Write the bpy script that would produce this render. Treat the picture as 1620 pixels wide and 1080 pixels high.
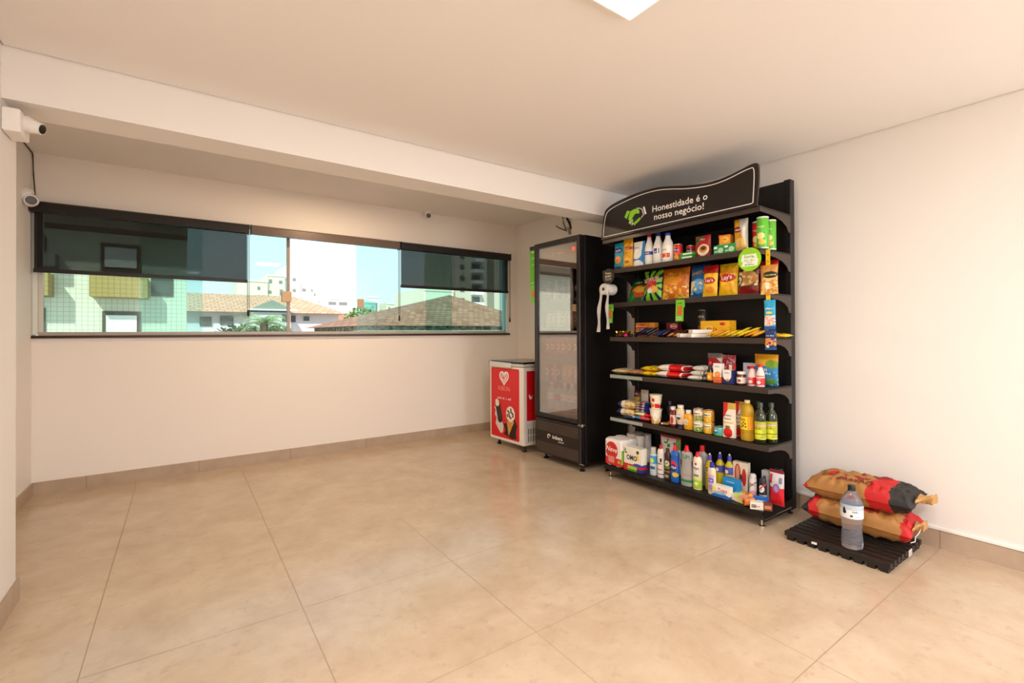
import bpy, bmesh, math, random
from mathutils import Vector, Matrix
random.seed(7)
PI = math.pi
for o in list(bpy.data.objects): bpy.data.objects.remove(o)
scene = bpy.context.scene
COL = scene.collection

# ------------------------------------------------------------------ camera
cam = bpy.data.cameras.new('camera'); camo = bpy.data.objects.new('camera', cam); COL.objects.link(camo)
scene.camera = camo
cam.sensor_width = 36.0; cam.sensor_fit = 'HORIZONTAL'
cam.lens = 746.77 * 36.0 / 1620.0
cam.shift_x = -7.66 / 1620.0; cam.shift_y = -18.53 / 1620.0
cam.clip_start = 0.02; cam.clip_end = 500
yaw, pitch, roll = 0.6177, 0.0054, -0.0040
fw = Vector((math.sin(yaw)*math.cos(pitch), math.cos(yaw)*math.cos(pitch), math.sin(pitch)))
r0 = Vector((math.cos(yaw), -math.sin(yaw), 0)); u0 = r0.cross(fw)
r2 = r0*math.cos(roll) + u0*math.sin(roll); u2 = -r0*math.sin(roll) + u0*math.cos(roll)
camo.matrix_world = Matrix(((r2.x, u2.x, -fw.x, 0), (r2.y, u2.y, -fw.y, 0), (r2.z, u2.z, -fw.z, 1.28), (0, 0, 0, 1)))

# ------------------------------------------------------------------ view, world, lights
scene.view_settings.view_transform = 'Standard'; scene.view_settings.look = 'None'
scene.view_settings.exposure = 0.09; scene.view_settings.gamma = 1.0
scene.view_settings.use_curve_mapping = False
scene.cycles.max_bounces = 10; scene.cycles.diffuse_bounces = 5; scene.cycles.glossy_bounces = 4
scene.cycles.transparent_max_bounces = 16; scene.cycles.transmission_bounces = 8
scene.cycles.use_denoising = True
scene.cycles.sample_clamp_indirect = 8.0

world = bpy.data.worlds.new('sky'); scene.world = world; world.use_nodes = True
wn = world.node_tree.nodes; wl = world.node_tree.links; wn.clear()
wo = wn.new('ShaderNodeOutputWorld'); wb = wn.new('ShaderNodeBackground'); wr = wn.new('ShaderNodeValToRGB')
wt = wn.new('ShaderNodeTexCoord'); ws = wn.new('ShaderNodeSeparateXYZ')
wl.new(wt.outputs['Generated'], ws.inputs[0]); wl.new(ws.outputs['Z'], wr.inputs[0])
wr.color_ramp.elements[0].position = 0.0; wr.color_ramp.elements[0].color = (0.93, 0.98, 1.0, 1)
wr.color_ramp.elements[1].position = 0.6; wr.color_ramp.elements[1].color = (0.66, 0.84, 1.0, 1)
wl.new(wr.outputs[0], wb.inputs[0]); wb.inputs[1].default_value = 1.3
wl.new(wb.outputs[0], wo.inputs[0])

def add_light(kind, name, loc, energy, color, size=None, rot=(0, 0, 0), sy=None, angle=None, spread=None):
    l = bpy.data.lights.new(name, kind); l.energy = energy; l.color = color
    if kind == 'AREA':
        l.shape = 'RECTANGLE'; l.size = size; l.size_y = sy or size
        if spread: l.spread = spread
    if angle: l.angle = angle
    o = bpy.data.objects.new(name, l); COL.objects.link(o); o.location = loc; o.rotation_euler = rot
    return o
WARM = (0.97, 0.975, 0.985)
add_light('SUN', 'sun_light', (0, -5, 20), 4.2, (1.0, 0.96, 0.88), rot=(math.radians(50), 0, math.radians(-30)), angle=0.02)
add_light('AREA', 'rear_fill_light', (2.9, -2.72, 1.45), 62, (0.92, 0.96, 1.02), 1.2, rot=(PI/2, 0, 0), sy=1.5)  # fill light added outside the made-up opening behind the viewer
LAMPS = [(1.285, 1.09), (0.15, -1.1), (2.6, -1.3)]  # the last two are added behind the viewer as fill
HC = 2.561
for i, (lx, ly) in enumerate(LAMPS):
    add_light('AREA', 'ceiling_panel_light', (lx, ly, HC-0.035), (22, 78, 8)[i], WARM, 0.36)  # light of the visible panel, then two added fill lights

# ------------------------------------------------------------------ helpers
def hexc(h):
    h = h.lstrip('#'); c = [int(h[i:i+2], 16)/255 for i in (0, 2, 4)]
    return tuple((x/12.92 if x <= 0.04045 else ((x+0.055)/1.055)**2.4) for x in c) + (1,)
MC = {}
def mat(name, col, rough=0.5, metal=0.0, trans=0.0, ior=1.45, emit=None, estr=0, coat=0, spec=0.5, alpha=1):
    key = (name, col, rough, metal, trans)
    if key in MC: return MC[key]
    m = bpy.data.materials.new(name); m.use_nodes = True
    b = m.node_tree.nodes['Principled BSDF']
    b.inputs['Base Color'].default_value = hexc(col) if isinstance(col, str) else col
    b.inputs['Roughness'].default_value = rough; b.inputs['Metallic'].default_value = metal
    b.inputs['Transmission Weight'].default_value = trans; b.inputs['IOR'].default_value = ior
    b.inputs['Coat Weight'].default_value = coat; b.inputs['Specular IOR Level'].default_value = spec
    if emit: b.inputs['Emission Color'].default_value = hexc(emit); b.inputs['Emission Strength'].default_value = estr
    MC[key] = m; return m

def nmix(nt, fac, a, b):
    n = nt.nodes.new('ShaderNodeMix'); n.data_type = 'RGBA'
    for s, v in ((0, fac), (6, a), (7, b)):
        if hasattr(v, 'is_output') or hasattr(v, 'links'): nt.links.new(v, n.inputs[s])
        else: n.inputs[s].default_value = v
    return n.outputs[2]
def nmath(nt, op, a, b=None):
    n = nt.nodes.new('ShaderNodeMath'); n.operation = op
    for s, v in ((0, a), (1, b)):
        if v is None: continue
        if hasattr(v, 'links'): nt.links.new(v, n.inputs[s])
        else: n.inputs[s].default_value = v
    return n.outputs[0]
def nvec(nt, op, a, b=None):
    n = nt.nodes.new('ShaderNodeVectorMath'); n.operation = op
    for s, v in ((0, a), (1, b)):
        if v is None: continue
        if hasattr(v, 'links'): nt.links.new(v, n.inputs[s])
        else: n.inputs[s].default_value = v
    return n.outputs['Value'] if op == 'LENGTH' else n.outputs[0]

def gfx(name, base, layers, rough=0.35, wob=0.0, wscale=60, metal=0.0, coat=0.0):
    """printed packaging: shapes laid over a base colour in the item's own x/z coordinates (metres)"""
    key = ('gfx', name, base, tuple(layers))
    if key in MC: return MC[key]
    m = bpy.data.materials.new(name); m.use_nodes = True; nt = m.node_tree
    b = nt.nodes['Principled BSDF']; b.inputs['Roughness'].default_value = rough
    b.inputs['Metallic'].default_value = metal; b.inputs['Coat Weight'].default_value = coat
    tc = nt.nodes.new('ShaderNodeTexCoord'); co = tc.outputs['Object']
    if wob:
        ns = nt.nodes.new('ShaderNodeTexNoise'); ns.inputs['Scale'].default_value = wscale
        nt.links.new(co, ns.inputs['Vector'])
        d = nvec(nt, 'SUBTRACT', ns.outputs['Color'], (0.5, 0.5, 0.5)); d = nvec(nt, 'MULTIPLY', d, (wob, wob, wob))
        co = nvec(nt, 'ADD', co, d)
    cur = hexc(base)
    for L in layers:
        k, p, c = L[0], L[1], hexc(L[2])
        if k == 'ell':
            v = nvec(nt, 'MULTIPLY', nvec(nt, 'SUBTRACT', co, (p[0], 0, p[1])), (1/p[2], 0, 1/p[3]))
            f = nmath(nt, 'LESS_THAN', nvec(nt, 'LENGTH', v), 1.0)
        elif k == 'rect':
            v = nvec(nt, 'SUBTRACT', co, ((p[0]+p[1])/2, 0, (p[2]+p[3])/2))
            v = nvec(nt, 'ABSOLUTE', v); v = nvec(nt, 'SUBTRACT', v, ((p[1]-p[0])/2, 0, (p[3]-p[2])/2))
            s = nt.nodes.new('ShaderNodeSeparateXYZ'); nt.links.new(v, s.inputs[0])
            f = nmath(nt, 'LESS_THAN', nmath(nt, 'MAXIMUM', s.outputs[0], s.outputs[2]), 0.0)
        elif k == 'noise':   # (scale, threshold, zlo, zhi)
            n2 = nt.nodes.new('ShaderNodeTexNoise'); n2.inputs['Scale'].default_value = p[0]; n2.inputs['Detail'].default_value = 1
            nt.links.new(co, n2.inputs['Vector'])
            f = nmath(nt, 'GREATER_THAN', n2.outputs[0], p[1])
            if len(p) > 2:
                s = nt.nodes.new('ShaderNodeSeparateXYZ'); nt.links.new(co, s.inputs[0])
                f = nmath(nt, 'MULTIPLY', f, nmath(nt, 'GREATER_THAN', s.outputs[2], p[2]))
                f = nmath(nt, 'MULTIPLY', f, nmath(nt, 'LESS_THAN', s.outputs[2], p[3]))
        elif k == 'diag':    # (ax, az, lo, hi): ax*x+az*z between lo and hi
            n3 = nt.nodes.new('ShaderNodeVectorMath'); n3.operation = 'DOT_PRODUCT'
            nt.links.new(co, n3.inputs[0]); n3.inputs[1].default_value = (p[0], 0, p[1])
            f = nmath(nt, 'MULTIPLY', nmath(nt, 'GREATER_THAN', n3.outputs['Value'], p[2]), nmath(nt, 'LESS_THAN', n3.outputs['Value'], p[3]))
        elif k == 'rays':    # (cx, cz, count, duty): sunburst
            v = nvec(nt, 'SUBTRACT', co, (p[0], 0, p[1])); s = nt.nodes.new('ShaderNodeSeparateXYZ'); nt.links.new(v, s.inputs[0])
            a = nmath(nt, 'ARCTAN2', s.outputs[2], s.outputs[0])
            f = nmath(nt, 'GREATER_THAN', nmath(nt, 'SINE', nmath(nt, 'MULTIPLY', a, p[2])), p[3])
        cur = nmix(nt, f, cur, c)
    nt.links.new(cur, b.inputs['Base Color']) if hasattr(cur, 'links') else setattr(b.inputs['Base Color'], 'default_value', cur)
    MC[key] = m; return m

def build(name, bm, m, parent=None, smooth=False, loc=None, bev=0, seg=2):
    me = bpy.data.meshes.new(name)
    bmesh.ops.recalc_face_normals(bm, faces=bm.faces[:])
    bm.to_mesh(me); bm.free()
    if isinstance(m, (list, tuple)):
        for x in m: me.materials.append(x)
    else: me.materials.append(m)
    if smooth:
        for p in me.polygons: p.use_smooth = True
        try: me.set_sharp_from_angle(angle=math.radians(38))
        except Exception: pass
    o = bpy.data.objects.new(name, me); COL.objects.link(o)
    if parent: o.parent = parent
    if loc is not None: o.location = loc
    if bev:
        md = o.modifiers.new('bevel', 'BEVEL'); md.width = bev; md.segments = seg; md.limit_method = 'ANGLE'
    return o
def B(): return bmesh.new()
def box(bm, x0, x1, y0, y1, z0, z1, mi=0):
    vs = [bm.verts.new((x, y, z)) for x in (x0, x1) for y in (y0, y1) for z in (z0, z1)]
    fs = []
    for q in ((0, 1, 3, 2), (4, 6, 7, 5), (0, 4, 5, 1), (2, 3, 7, 6), (0, 2, 6, 4), (1, 5, 7, 3)):
        f = bm.faces.new([vs[i] for i in q]); f.material_index = mi; fs.append(f)
    return bm
def lathe(bm, prof, n=20, cx=0, cy=0, sy=1.0, mi=0):
    rings = []
    for r, z in prof:
        if r < 1e-6: rings.append([bm.verts.new((cx, cy, z))])
        else: rings.append([bm.verts.new((cx+r*math.cos(2*PI*i/n), cy+sy*r*math.sin(2*PI*i/n), z)) for i in range(n)])
    for a, b in zip(rings, rings[1:]):
        for i in range(n):
            j = (i+1) % n
            if len(a) == 1 and len(b) == 1: continue
            if len(a) == 1: f = bm.faces.new((a[0], b[i], b[j]))
            elif len(b) == 1: f = bm.faces.new((a[i], a[j], b[0]))
            else: f = bm.faces.new((a[i], a[j], b[j], b[i]))
            f.material_index = mi
    return bm
def capped(prof):
    return [(0, prof[0][1])] + list(prof) + [(0, prof[-1][1])]
def tube(bm, pts, r, n=8, closed=False):
    pts = [Vector(p) for p in pts]; rings = []
    for i, p in enumerate(pts):
        t = (pts[min(i+1, len(pts)-1)] - pts[max(i-1, 0)]).normalized()
        a = t.cross(Vector((0, 0, 1)));
        if a.length < 1e-3: a = t.cross(Vector((1, 0, 0)))
        a.normalize(); b = t.cross(a)
        rr = r[i] if isinstance(r, (list, tuple)) else r
        rings.append([bm.verts.new(p + a*rr*math.cos(2*PI*k/n) + b*rr*math.sin(2*PI*k/n)) for k in range(n)])
    for a, b in zip(rings, rings[1:]):
        for k in range(n): bm.faces.new((a[k], a[(k+1) % n], b[(k+1) % n], b[k]))
    bm.faces.new(rings[0]); bm.faces.new(rings[-1])
    return bm
def prism(bm, poly, y0, y1):
    """poly in x,z extruded along y"""
    a = [bm.verts.new((x, y0, z)) for x, z in poly]; b = [bm.verts.new((x, y1, z)) for x, z in poly]
    n = len(poly)
    bm.faces.new(a); bm.faces.new(b[::-1])
    for i in range(n): bm.faces.new((a[i], a[(i+1) % n], b[(i+1) % n], b[i]))
    return bm
def prismz(bm, poly, z0, z1):
    a = [bm.verts.new((x, y, z0)) for x, y in poly]; b = [bm.verts.new((x, y, z1)) for x, y in poly]; n = len(poly)
    bm.faces.new(a); bm.faces.new(b[::-1])
    for i in range(n): bm.faces.new((a[i], a[(i+1) % n], b[(i+1) % n], b[i]))
    return bm
def prismx(bm, poly, x0, x1):
    """poly in y,z extruded along x"""
    a = [bm.verts.new((x0, y, z)) for y, z in poly]; b = [bm.verts.new((x1, y, z)) for y, z in poly]; n = len(poly)
    bm.faces.new(a); bm.faces.new(b[::-1])
    for i in range(n): bm.faces.new((a[i], a[(i+1) % n], b[(i+1) % n], b[i]))
    return bm

def thing(name, label, cat, loc=(0, 0, 0), rot=(0, 0, 0), group=None):
    o = bpy.data.objects.new(name, None); COL.objects.link(o); o.empty_display_size = 0.05
    o.location = loc; o.rotation_euler = rot; o['label'] = label; o['category'] = cat
    if group: o['group'] = group
    return o
def tag(o, label, cat, group=None):
    o['label'] = label; o['category'] = cat
    if group: o['group'] = group
    return o
def struct(o): o['kind'] = 'structure'; return o

TXT = {}
ILLEG = set('Panco|Leite|doces|Vigor|Toddy|Matte|Chá|Elma|Torcida|G|Mendorato|Nutty|Mix Nuts|Serenata|de Amor|Lacta|BIS|BATON|UNIÃO|Danone|Aveia|em flocos|OFF|tomate|Azeite|Rexona|V8|Close|Coca|água|PREÇO|consulte|no leitor|creme de leite|Cup|COMO|COMPRAR|1 escolha|2 leia o código|3 pague|no aplicativo|obrigado|peça já o seu|chame a gente|você está|sendo|filmado!|1,5 L|Coqueiro|cooling|☺'.split('|'))
def text(s, size, m, parent, x=0, z=0, fn=None, y=0.0, bold=0.0, align='CENTER', name='lettering', shear=0.0, tilt=0.0, sx=1.0, ext=0.0003):
    key = (s, bold, shear, align)
    if key not in TXT:
        cu = bpy.data.curves.new('lettering', 'FONT'); cu.body = s; cu.size = 1.0; cu.align_x = align
        cu.offset = bold; cu.shear = shear; cu.resolution_u = 2; cu.space_line = 0.9
        ob = bpy.data.objects.new('lettering', cu); me = ob.to_mesh()
        TXT[key] = ([tuple(v.co) for v in me.vertices], [tuple(p.vertices) for p in me.polygons])
        ob.to_mesh_clear(); bpy.data.objects.remove(ob); bpy.data.curves.remove(cu)
    vs, fs = TXT[key]
    if s in ILLEG:      # print too small to read: letter-sized dabs of ink
        rnd = random.Random(len(s)*7+ord(s[0])); vs, fs = [], []; px_ = -0.27*len(s) if align == 'CENTER' else 0.0
        for ch in s:
            if ch != ' ':
                hh = rnd.choice((0.42, 0.5, 0.66)); w_ = rnd.uniform(0.26, 0.40); k_ = len(vs)
                vs += [(px_, 0, 0), (px_+w_, 0, 0), (px_+w_*0.9, hh, 0), (px_+0.04, hh, 0)]; fs.append((k_, k_+1, k_+2, k_+3))
            px_ += 0.54
    me = bpy.data.meshes.new(name); out = []
    ct, st = math.cos(tilt), math.sin(tilt)
    for vx, vy, _ in vs:
        a, b = vx*size*sx, vy*size
        a, b = a*ct - b*st, a*st + b*ct
        px, pz = x+a, z+b
        if fn: out.append(fn(px, pz))
        else: out.append((px, y, pz))
    me.from_pydata(out, [], fs); me.materials.append(m)
    o = bpy.data.objects.new(name, me); COL.objects.link(o); o.parent = parent
    return o
def cyl(r, sy=1.0, off=0.0006):
    return lambda x, z: ((r+off)*math.sin(x/r), -sy*(r+off)*math.cos(x/r), z)

# ------------------------------------------------------------------ room materials
def plaster(name, col, rough=0.6):
    m = bpy.data.materials.new(name); m.use_nodes = True; nt = m.node_tree; b = nt.nodes['Principled BSDF']
    b.inputs['Base Color'].default_value = hexc(col); b.inputs['Roughness'].default_value = rough
    b.inputs['Specular IOR Level'].default_value = 0.25
    n = nt.nodes.new('ShaderNodeTexNoise'); n.inputs['Scale'].default_value = 60; n.inputs['Detail'].default_value = 4
    tc = nt.nodes.new('ShaderNodeTexCoord'); nt.links.new(tc.outputs['Object'], n.inputs['Vector'])
    bp = nt.nodes.new('ShaderNodeBump'); bp.inputs['Strength'].default_value = 0.06; bp.inputs['Distance'].default_value = 0.004
    nt.links.new(n.outputs[0], bp.inputs['Height']); nt.links.new(bp.outputs[0], b.inputs['Normal'])
    return m
M_WALL = plaster('wall_paint', '#ebe5df'); M_CEIL = plaster('ceiling_paint', '#efeae5', 0.8)
M_BACK = plaster('wall_paint_lit', '#f1e8df')  # same wall paint made brighter: light on the window wall put into the colour
M_JOINT = mat('joint_shadow', '#6b5a4c', 0.9)
TS, TX, TY = 0.774, 1.235, 3.152
def floor_mat():
    m = bpy.data.materials.new('porcelain_tile'); m.use_nodes = True; nt = m.node_tree; b = nt.nodes['Principled BSDF']
    tc = nt.nodes.new('ShaderNodeTexCoord'); co = tc.outputs['Object']
    n = nt.nodes.new('ShaderNodeTexNoise'); n.inputs['Scale'].default_value = 3.2; n.inputs['Detail'].default_value = 9; n.inputs['Roughness'].default_value = 0.66
    n.inputs['Distortion'].default_value = 0.25; nt.links.new(co, n.inputs['Vector'])
    r = nt.nodes.new('ShaderNodeValToRGB'); nt.links.new(n.outputs[0], r.inputs[0])
    r.color_ramp.elements[0].position = 0.25; r.color_ramp.elements[0].color = hexc('#b49a7e')
    r.color_ramp.elements[1].position = 0.75; r.color_ramp.elements[1].color = hexc('#cab59c')
    n2 = nt.nodes.new('ShaderNodeTexNoise'); n2.inputs['Scale'].default_value = 14; n2.inputs['Detail'].default_value = 6; n2.inputs['Roughness'].default_value = 0.7
    nt.links.new(co, n2.inputs['Vector'])
    spk = nmath(nt, 'MULTIPLY', nmath(nt, 'SUBTRACT', n2.outputs[0], 0.56), 2.2)
    spk = nmath(nt, 'MAXIMUM', spk, 0.0)
    c = nmix(nt, spk, r.outputs[0], hexc('#97806a'))
    s = nt.nodes.new('ShaderNodeSeparateXYZ'); nt.links.new(co, s.inputs[0])
    def joint(out, off):
        a = nmath(nt, 'DIVIDE', nmath(nt, 'SUBTRACT', out, off), TS)
        a = nmath(nt, 'ABSOLUTE', nmath(nt, 'SUBTRACT', nmath(nt, 'FRACT', nmath(nt, 'ADD', a, 0.5)), 0.5))
        return a
    d = nmath(nt, 'MINIMUM', joint(s.outputs[0], TX), joint(s.outputs[1], TY))
    j = nmath(nt, 'LESS_THAN', d, 0.0029)
    c = nmix(nt, j, c, hexc('#a08a72'))
    nt.links.new(c, b.inputs['Base Color'])
    ro = nmath(nt, 'ADD', nmath(nt, 'MULTIPLY', n2.outputs[0], 0.12), 0.12)
    ro = nmath(nt, 'ADD', ro, nmath(nt, 'MULTIPLY', j, 0.4))
    nt.links.new(ro, b.inputs['Roughness']); b.inputs['Specular IOR Level'].default_value = 0.5
    bp = nt.nodes.new('ShaderNodeBump'); bp.inputs['Strength'].default_value = 0.25; bp.inputs['Distance'].default_value = 0.002; bp.invert = True
    nt.links.new(j, bp.inputs['Height']); nt.links.new(bp.outputs[0], b.inputs['Normal'])
    return m
def base_mat():
    m = bpy.data.materials.new('baseboard_tile'); m.use_nodes = True; nt = m.node_tree; b = nt.nodes['Principled BSDF']
    tc = nt.nodes.new('ShaderNodeTexCoord'); co = tc.outputs['Object']
    n = nt.nodes.new('ShaderNodeTexNoise'); n.inputs['Scale'].default_value = 7; n.inputs['Detail'].default_value = 7; nt.links.new(co, n.inputs['Vector'])
    c = nmix(nt, n.outputs[0], hexc('#a08a76'), hexc('#c4ad96'))
    s = nt.nodes.new('ShaderNodeSeparateXYZ'); nt.links.new(co, s.inputs[0])
    def j(out, off):
        a = nmath(nt, 'DIVIDE', nmath(nt, 'SUBTRACT', out, off), TS)
        return nmath(nt, 'LESS_THAN', nmath(nt, 'ABSOLUTE', nmath(nt, 'SUBTRACT', nmath(nt, 'FRACT', nmath(nt, 'ADD', a, 0.5)), 0.5)), 0.0022)
    c = nmix(nt, nmath(nt, 'MAXIMUM', j(s.outputs[0], TX-0.33), j(s.outputs[1], TY)), c, hexc('#7d6a58'))
    nt.links.new(c, b.inputs['Base Color']); b.inputs['Roughness'].default_value = 0.4
    return m
M_FLOOR = floor_mat(); M_BASE = base_mat()

# ------------------------------------------------------------------ room shell
XL, XR, XRR, XLL, YB, Y1, Y2, HB, H2, YJ = -0.65, 3.646, 3.76, -0.97, 5.28, 3.018, 3.252, 2.329, 2.727, 4.04
YN = -2.6
WX0, WX1, WZ0, WZ1 = -0.965, 3.612, 1.262, 2.345
T = 0.18
bm = B(); box(bm, XLL-T, XRR+T, YN-T, YB+T, -0.12, 0); struct(build('floor', bm, M_FLOOR))
# ceiling of the main room stops 8 mm short of the walls: the dark shadow gap of a plasterboard ceiling
bm = B(); box(bm, XL+0.008, XR-0.008, YN+0.008, Y1-0.008, HC, HC+0.02)
struct(build('ceiling', bm, M_CEIL))
bm = B(); box(bm, XLL-T, XRR+T, YN-T, Y1+0.02, HC+0.05, HC+0.2); struct(build('sun_block_slab', bm, M_JOINT))  # roof slab added to block sun; dark colour stands for the gap's shade
bm = B(); box(bm, XLL-T, XRR+T, Y2-0.02, YB+T, H2, H2+0.12); struct(build('ceiling_recess', bm, M_CEIL))
# beam
bm = B(); box(bm, XLL-T, XRR+T, Y1, Y2, HB, H2+0.12); struct(build('wall_beam', bm, M_WALL))
# left wall (ends at the beam), left return of recess
bm = B(); prismz(bm, [(XL, YN), (XL, Y2), (XLL, Y2), (XLL, YB+T), (XLL-T, YB+T), (XLL-T, Y2-0.3), (XL-T, Y2-0.3), (XL-T, YN)], 0, HB)
struct(build('wall_left', bm, M_WALL))
bm = B(); prismz(bm, [(XL, YN), (XL, Y1), (XL-T, Y1), (XL-T, YN)], HB, HC+0.05); box(bm, XLL-T, XLL, Y2, YB+T, HB, H2)
struct(build('wall_left_upper', bm, M_WALL))
bm = B(); prismz(bm, [(XR, YN), (XR, YJ), (XRR, YJ), (XRR, YB+T), (XRR+T, YB+T), (XRR+T, YN)], 0, HB)
struct(build('wall_right', bm, M_WALL))
bm = B(); prismz(bm, [(XR, YN), (XR, Y1), (XRR+T, Y1), (XRR+T, YN)], HB, HC+0.05)
prismz(bm, [(XR, Y2), (XR, YJ), (XRR, YJ), (XRR, YB+T), (XRR+T, YB+T), (XRR+T, Y2)], HB, H2)
struct(build('wall_right_upper', bm, M_WALL))
bm = B()      # the wall behind the viewer, with an unseen opening added to let fill light in
box(bm, XL-T, XR+T, YN-0.1, YN, 0, 0.65); box(bm, XL-T, XR+T, YN-0.1, YN, 2.25, HC+0.05)
box(bm, XL-T, 2.25, YN-0.1, YN, 0.65, 2.25); box(bm, 3.55, XR+T, YN-0.1, YN, 0.65, 2.25); struct(build('wall_front', bm, M_WALL))
w2 = struct(bpy.data.objects.new('fill_window', None)); COL.objects.link(w2)  # unseen window added around the fill light's opening
for a in ((2.25, 2.29, 0.65, 2.25), (3.51, 3.55, 0.65, 2.25), (2.29, 3.51, 0.65, 0.69), (2.29, 3.51, 2.21, 2.25), (2.88, 2.92, 0.69, 2.21)):
    bm = B(); box(bm, a[0], a[1], YN-0.07, YN-0.02, a[2], a[3]); build('frame', bm, mat('white_aluminium', '#dfe4dc', 0.35), w2)
# window wall with its long opening
bm = B()
box(bm, XLL-T, XRR+T, YB, YB+0.15, 0, WZ0)
box(bm, XLL-T, XRR+T, YB, YB+0.15, WZ1, H2)
box(bm, XLL-T, WX0, YB, YB+0.15, WZ0, WZ1); box(bm, WX1, XRR+T, YB, YB+0.15, WZ0, WZ1)
struct(build('wall_back', bm, M_BACK))
# baseboards
def bb(name, x0, x1, y0, y1): 
    b_ = B(); box(b_, x0, x1, y0, y1, 0.0, 0.103); struct(build(name, b_, M_BASE))
bb('baseboard_back', XLL, XRR, YB-0.012, YB)
bb('baseboard_left', XL, XL+0.012, YN, Y2+0.012)
bb('baseboard_recess_left', XLL, XLL+0.012, Y2, YB-0.012)
bb('baseboard_right', XR-0.012, XR, YN, YJ+0.012)
bb('baseboard_recess_right', XRR-0.012, XRR, YJ, YB-0.012)
bb('baseboard_front', XL+0.012, XR-0.012, YN, YN+0.012)
# slim white cable channel running above the right baseboard
bm = B(); box(bm, XR-0.014, XR, YN, YJ, 0.106, 0.124)
o = build('trim_2', bm, mat('channel_plastic', '#f4efe8', 0.4), bev=0.002); struct(o)

# ceiling lamps: the middle one in view, two unseen ones added for fill
M_DIFF = mat('lamp_diffuser', '#fffaf0', 0.5, emit='#fff1dc', estr=9.0)
M_LFR = mat('lamp_frame', '#f7f1e6', 0.4)
for i, (lx, ly) in enumerate(LAMPS):
    w = 0.20
    t = thing('ceiling_light', ['square surface ceiling lamp glowing above the middle of the room',
              'added square fill lamp, unseen on the ceiling behind the viewer, left one', 'added square fill lamp, unseen on the ceiling behind the viewer, right one'][i],
              'ceiling light', (lx, ly, HC))
    bm = B(); box(bm, -w, w, -w, -w+0.008, -0.022, 0); box(bm, -w, w, w-0.008, w, -0.022, 0)
    box(bm, -w, -w+0.008, -w+0.008, w-0.008, -0.022, 0); box(bm, w-0.008, w, -w+0.008, w-0.008, -0.022, 0)
    build('frame', bm, M_LFR, t)
    bm = B(); box(bm, -w+0.009, w-0.009, -w+0.009, w-0.009, -0.02, -0.002); build('diffuser', bm, M_DIFF, t)
# round lamp tucked behind the beam, lighting the window wall
t = thing('ceiling_light', 'small round ceiling lamp in the recess ceiling, hidden behind the beam', 'ceiling light', (1.2, 4.25, H2))
bm = B(); lathe(bm, capped([(0.085, -0.025), (0.09, 0.0)]), 28); build('frame', bm, M_LFR, t, True)
bm = B(); lathe(bm, capped([(0.072, -0.03), (0.074, -0.026)]), 28); build('diffuser', bm, M_DIFF, t, True)
lo = add_light('AREA', 'recess_lamp_light', (1.2, 4.25, H2-0.04), 22, (1.0, 0.74, 0.46), 0.13)

# ------------------------------------------------------------------ window
M_ALU = mat('white_aluminium', '#dfe4dc', 0.35); M_ALUG = mat('brown_anodised', '#8d7a6c', 0.35, 0.3)
M_DARK = mat('black_aluminium', '#2a211d', 0.4); M_BRZ = mat('bronze_aluminium', '#3a2a20', 0.35, 0.3)
def glass_mat(name, tint, refl=0.06):
    m = bpy.data.materials.new(name); m.use_nodes = True; nt = m.node_tree; nt.nodes.clear()
    out = nt.nodes.new('ShaderNodeOutputMaterial'); tr = nt.nodes.new('ShaderNodeBsdfTransparent'); gl = nt.nodes.new('ShaderNodeBsdfGlossy')
    tr.inputs[0].default_value = tint; gl.inputs['Roughness'].default_value = 0.01
    fr = nt.nodes.new('ShaderNodeFresnel'); fr.inputs[0].default_value = 1.45
    mx = nt.nodes.new('ShaderNodeMixShader'); nt.links.new(fr.outputs[0], mx.inputs[0]); nt.links.new(tr.outputs[0], mx.inputs[1]); nt.links.new(gl.outputs[0], mx.inputs[2])
    nt.links.new(mx.outputs[0], out.inputs[0]); return m
M_GLASS = glass_mat('green_window_glass', (0.79, 0.92, 0.905, 1))
win = struct(thing('window_1', '', '', (0, 0, 0))); del win['label']; del win['category']
F0 = YB-0.004; F1 = YB+0.085
bm = B()
box(bm, WX0, WX0+0.03, F0-0.004, F1, WZ0+0.012, WZ1-0.01); build('frame_side', bm, M_ALU, win, bev=0.002)
bm = B(); box(bm, WX1-0.03, WX1, F0-0.004, F1, WZ0+0.012, WZ1-0.01); build('frame_side', bm, M_ALU, win, bev=0.002)
bm = B(); box(bm, WX0, WX1, F0, F1, WZ1-0.03, WZ1); build('frame_head', bm, mat('frame_grey', '#a69a8e', 0.4), win)
bm = B(); box(bm, WX0-0.01, WX1+0.012, YB-0.022, YB+0.10, WZ0-0.016, WZ0+0.006); build('sill', bm, M_BRZ, win)
bm = B(); box(bm, WX0+0.03, WX1-0.03, YB+0.01, F1-0.01, WZ0+0.006, WZ0+0.036); build('frame_sill', bm, mat('frame_light', '#b9aea4', 0.4), win)
bm = B(); box(bm, WX0+0.031, WX0+0.055, YB+0.02, YB+0.06, WZ0+0.036, WZ1-0.03); build('channel', bm, mat('frame_rose', '#e0d2c8', 0.4), win)
def pane(x0, x1, y):
    b_ = B(); box(b_, x0, x1, y-0.004, y+0.004, WZ0+0.036, WZ1-0.03); return build('glass_pane', b_, M_GLASS, win)
pane(WX0+0.055, 0.16, YB+0.035); pane(-0.30, 0.885, YB+0.055); pane(1.593, 2.78, YB+0.055); pane(2.42, 3.50, YB+0.035)
bm = B(); box(bm, 3.50, WX1-0.03, YB+0.028, YB+0.042, WZ0+0.036, WZ1-0.03); build('glass_pane', bm, glass_mat('teal_edge_glass', (0.5, 0.74, 0.76, 1)), win)
bm = B(); box(bm, 0.885, 0.912, YB+0.04, YB+0.07, WZ0+0.036, WZ1-0.03); build('mullion', bm, M_ALUG, win)
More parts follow.
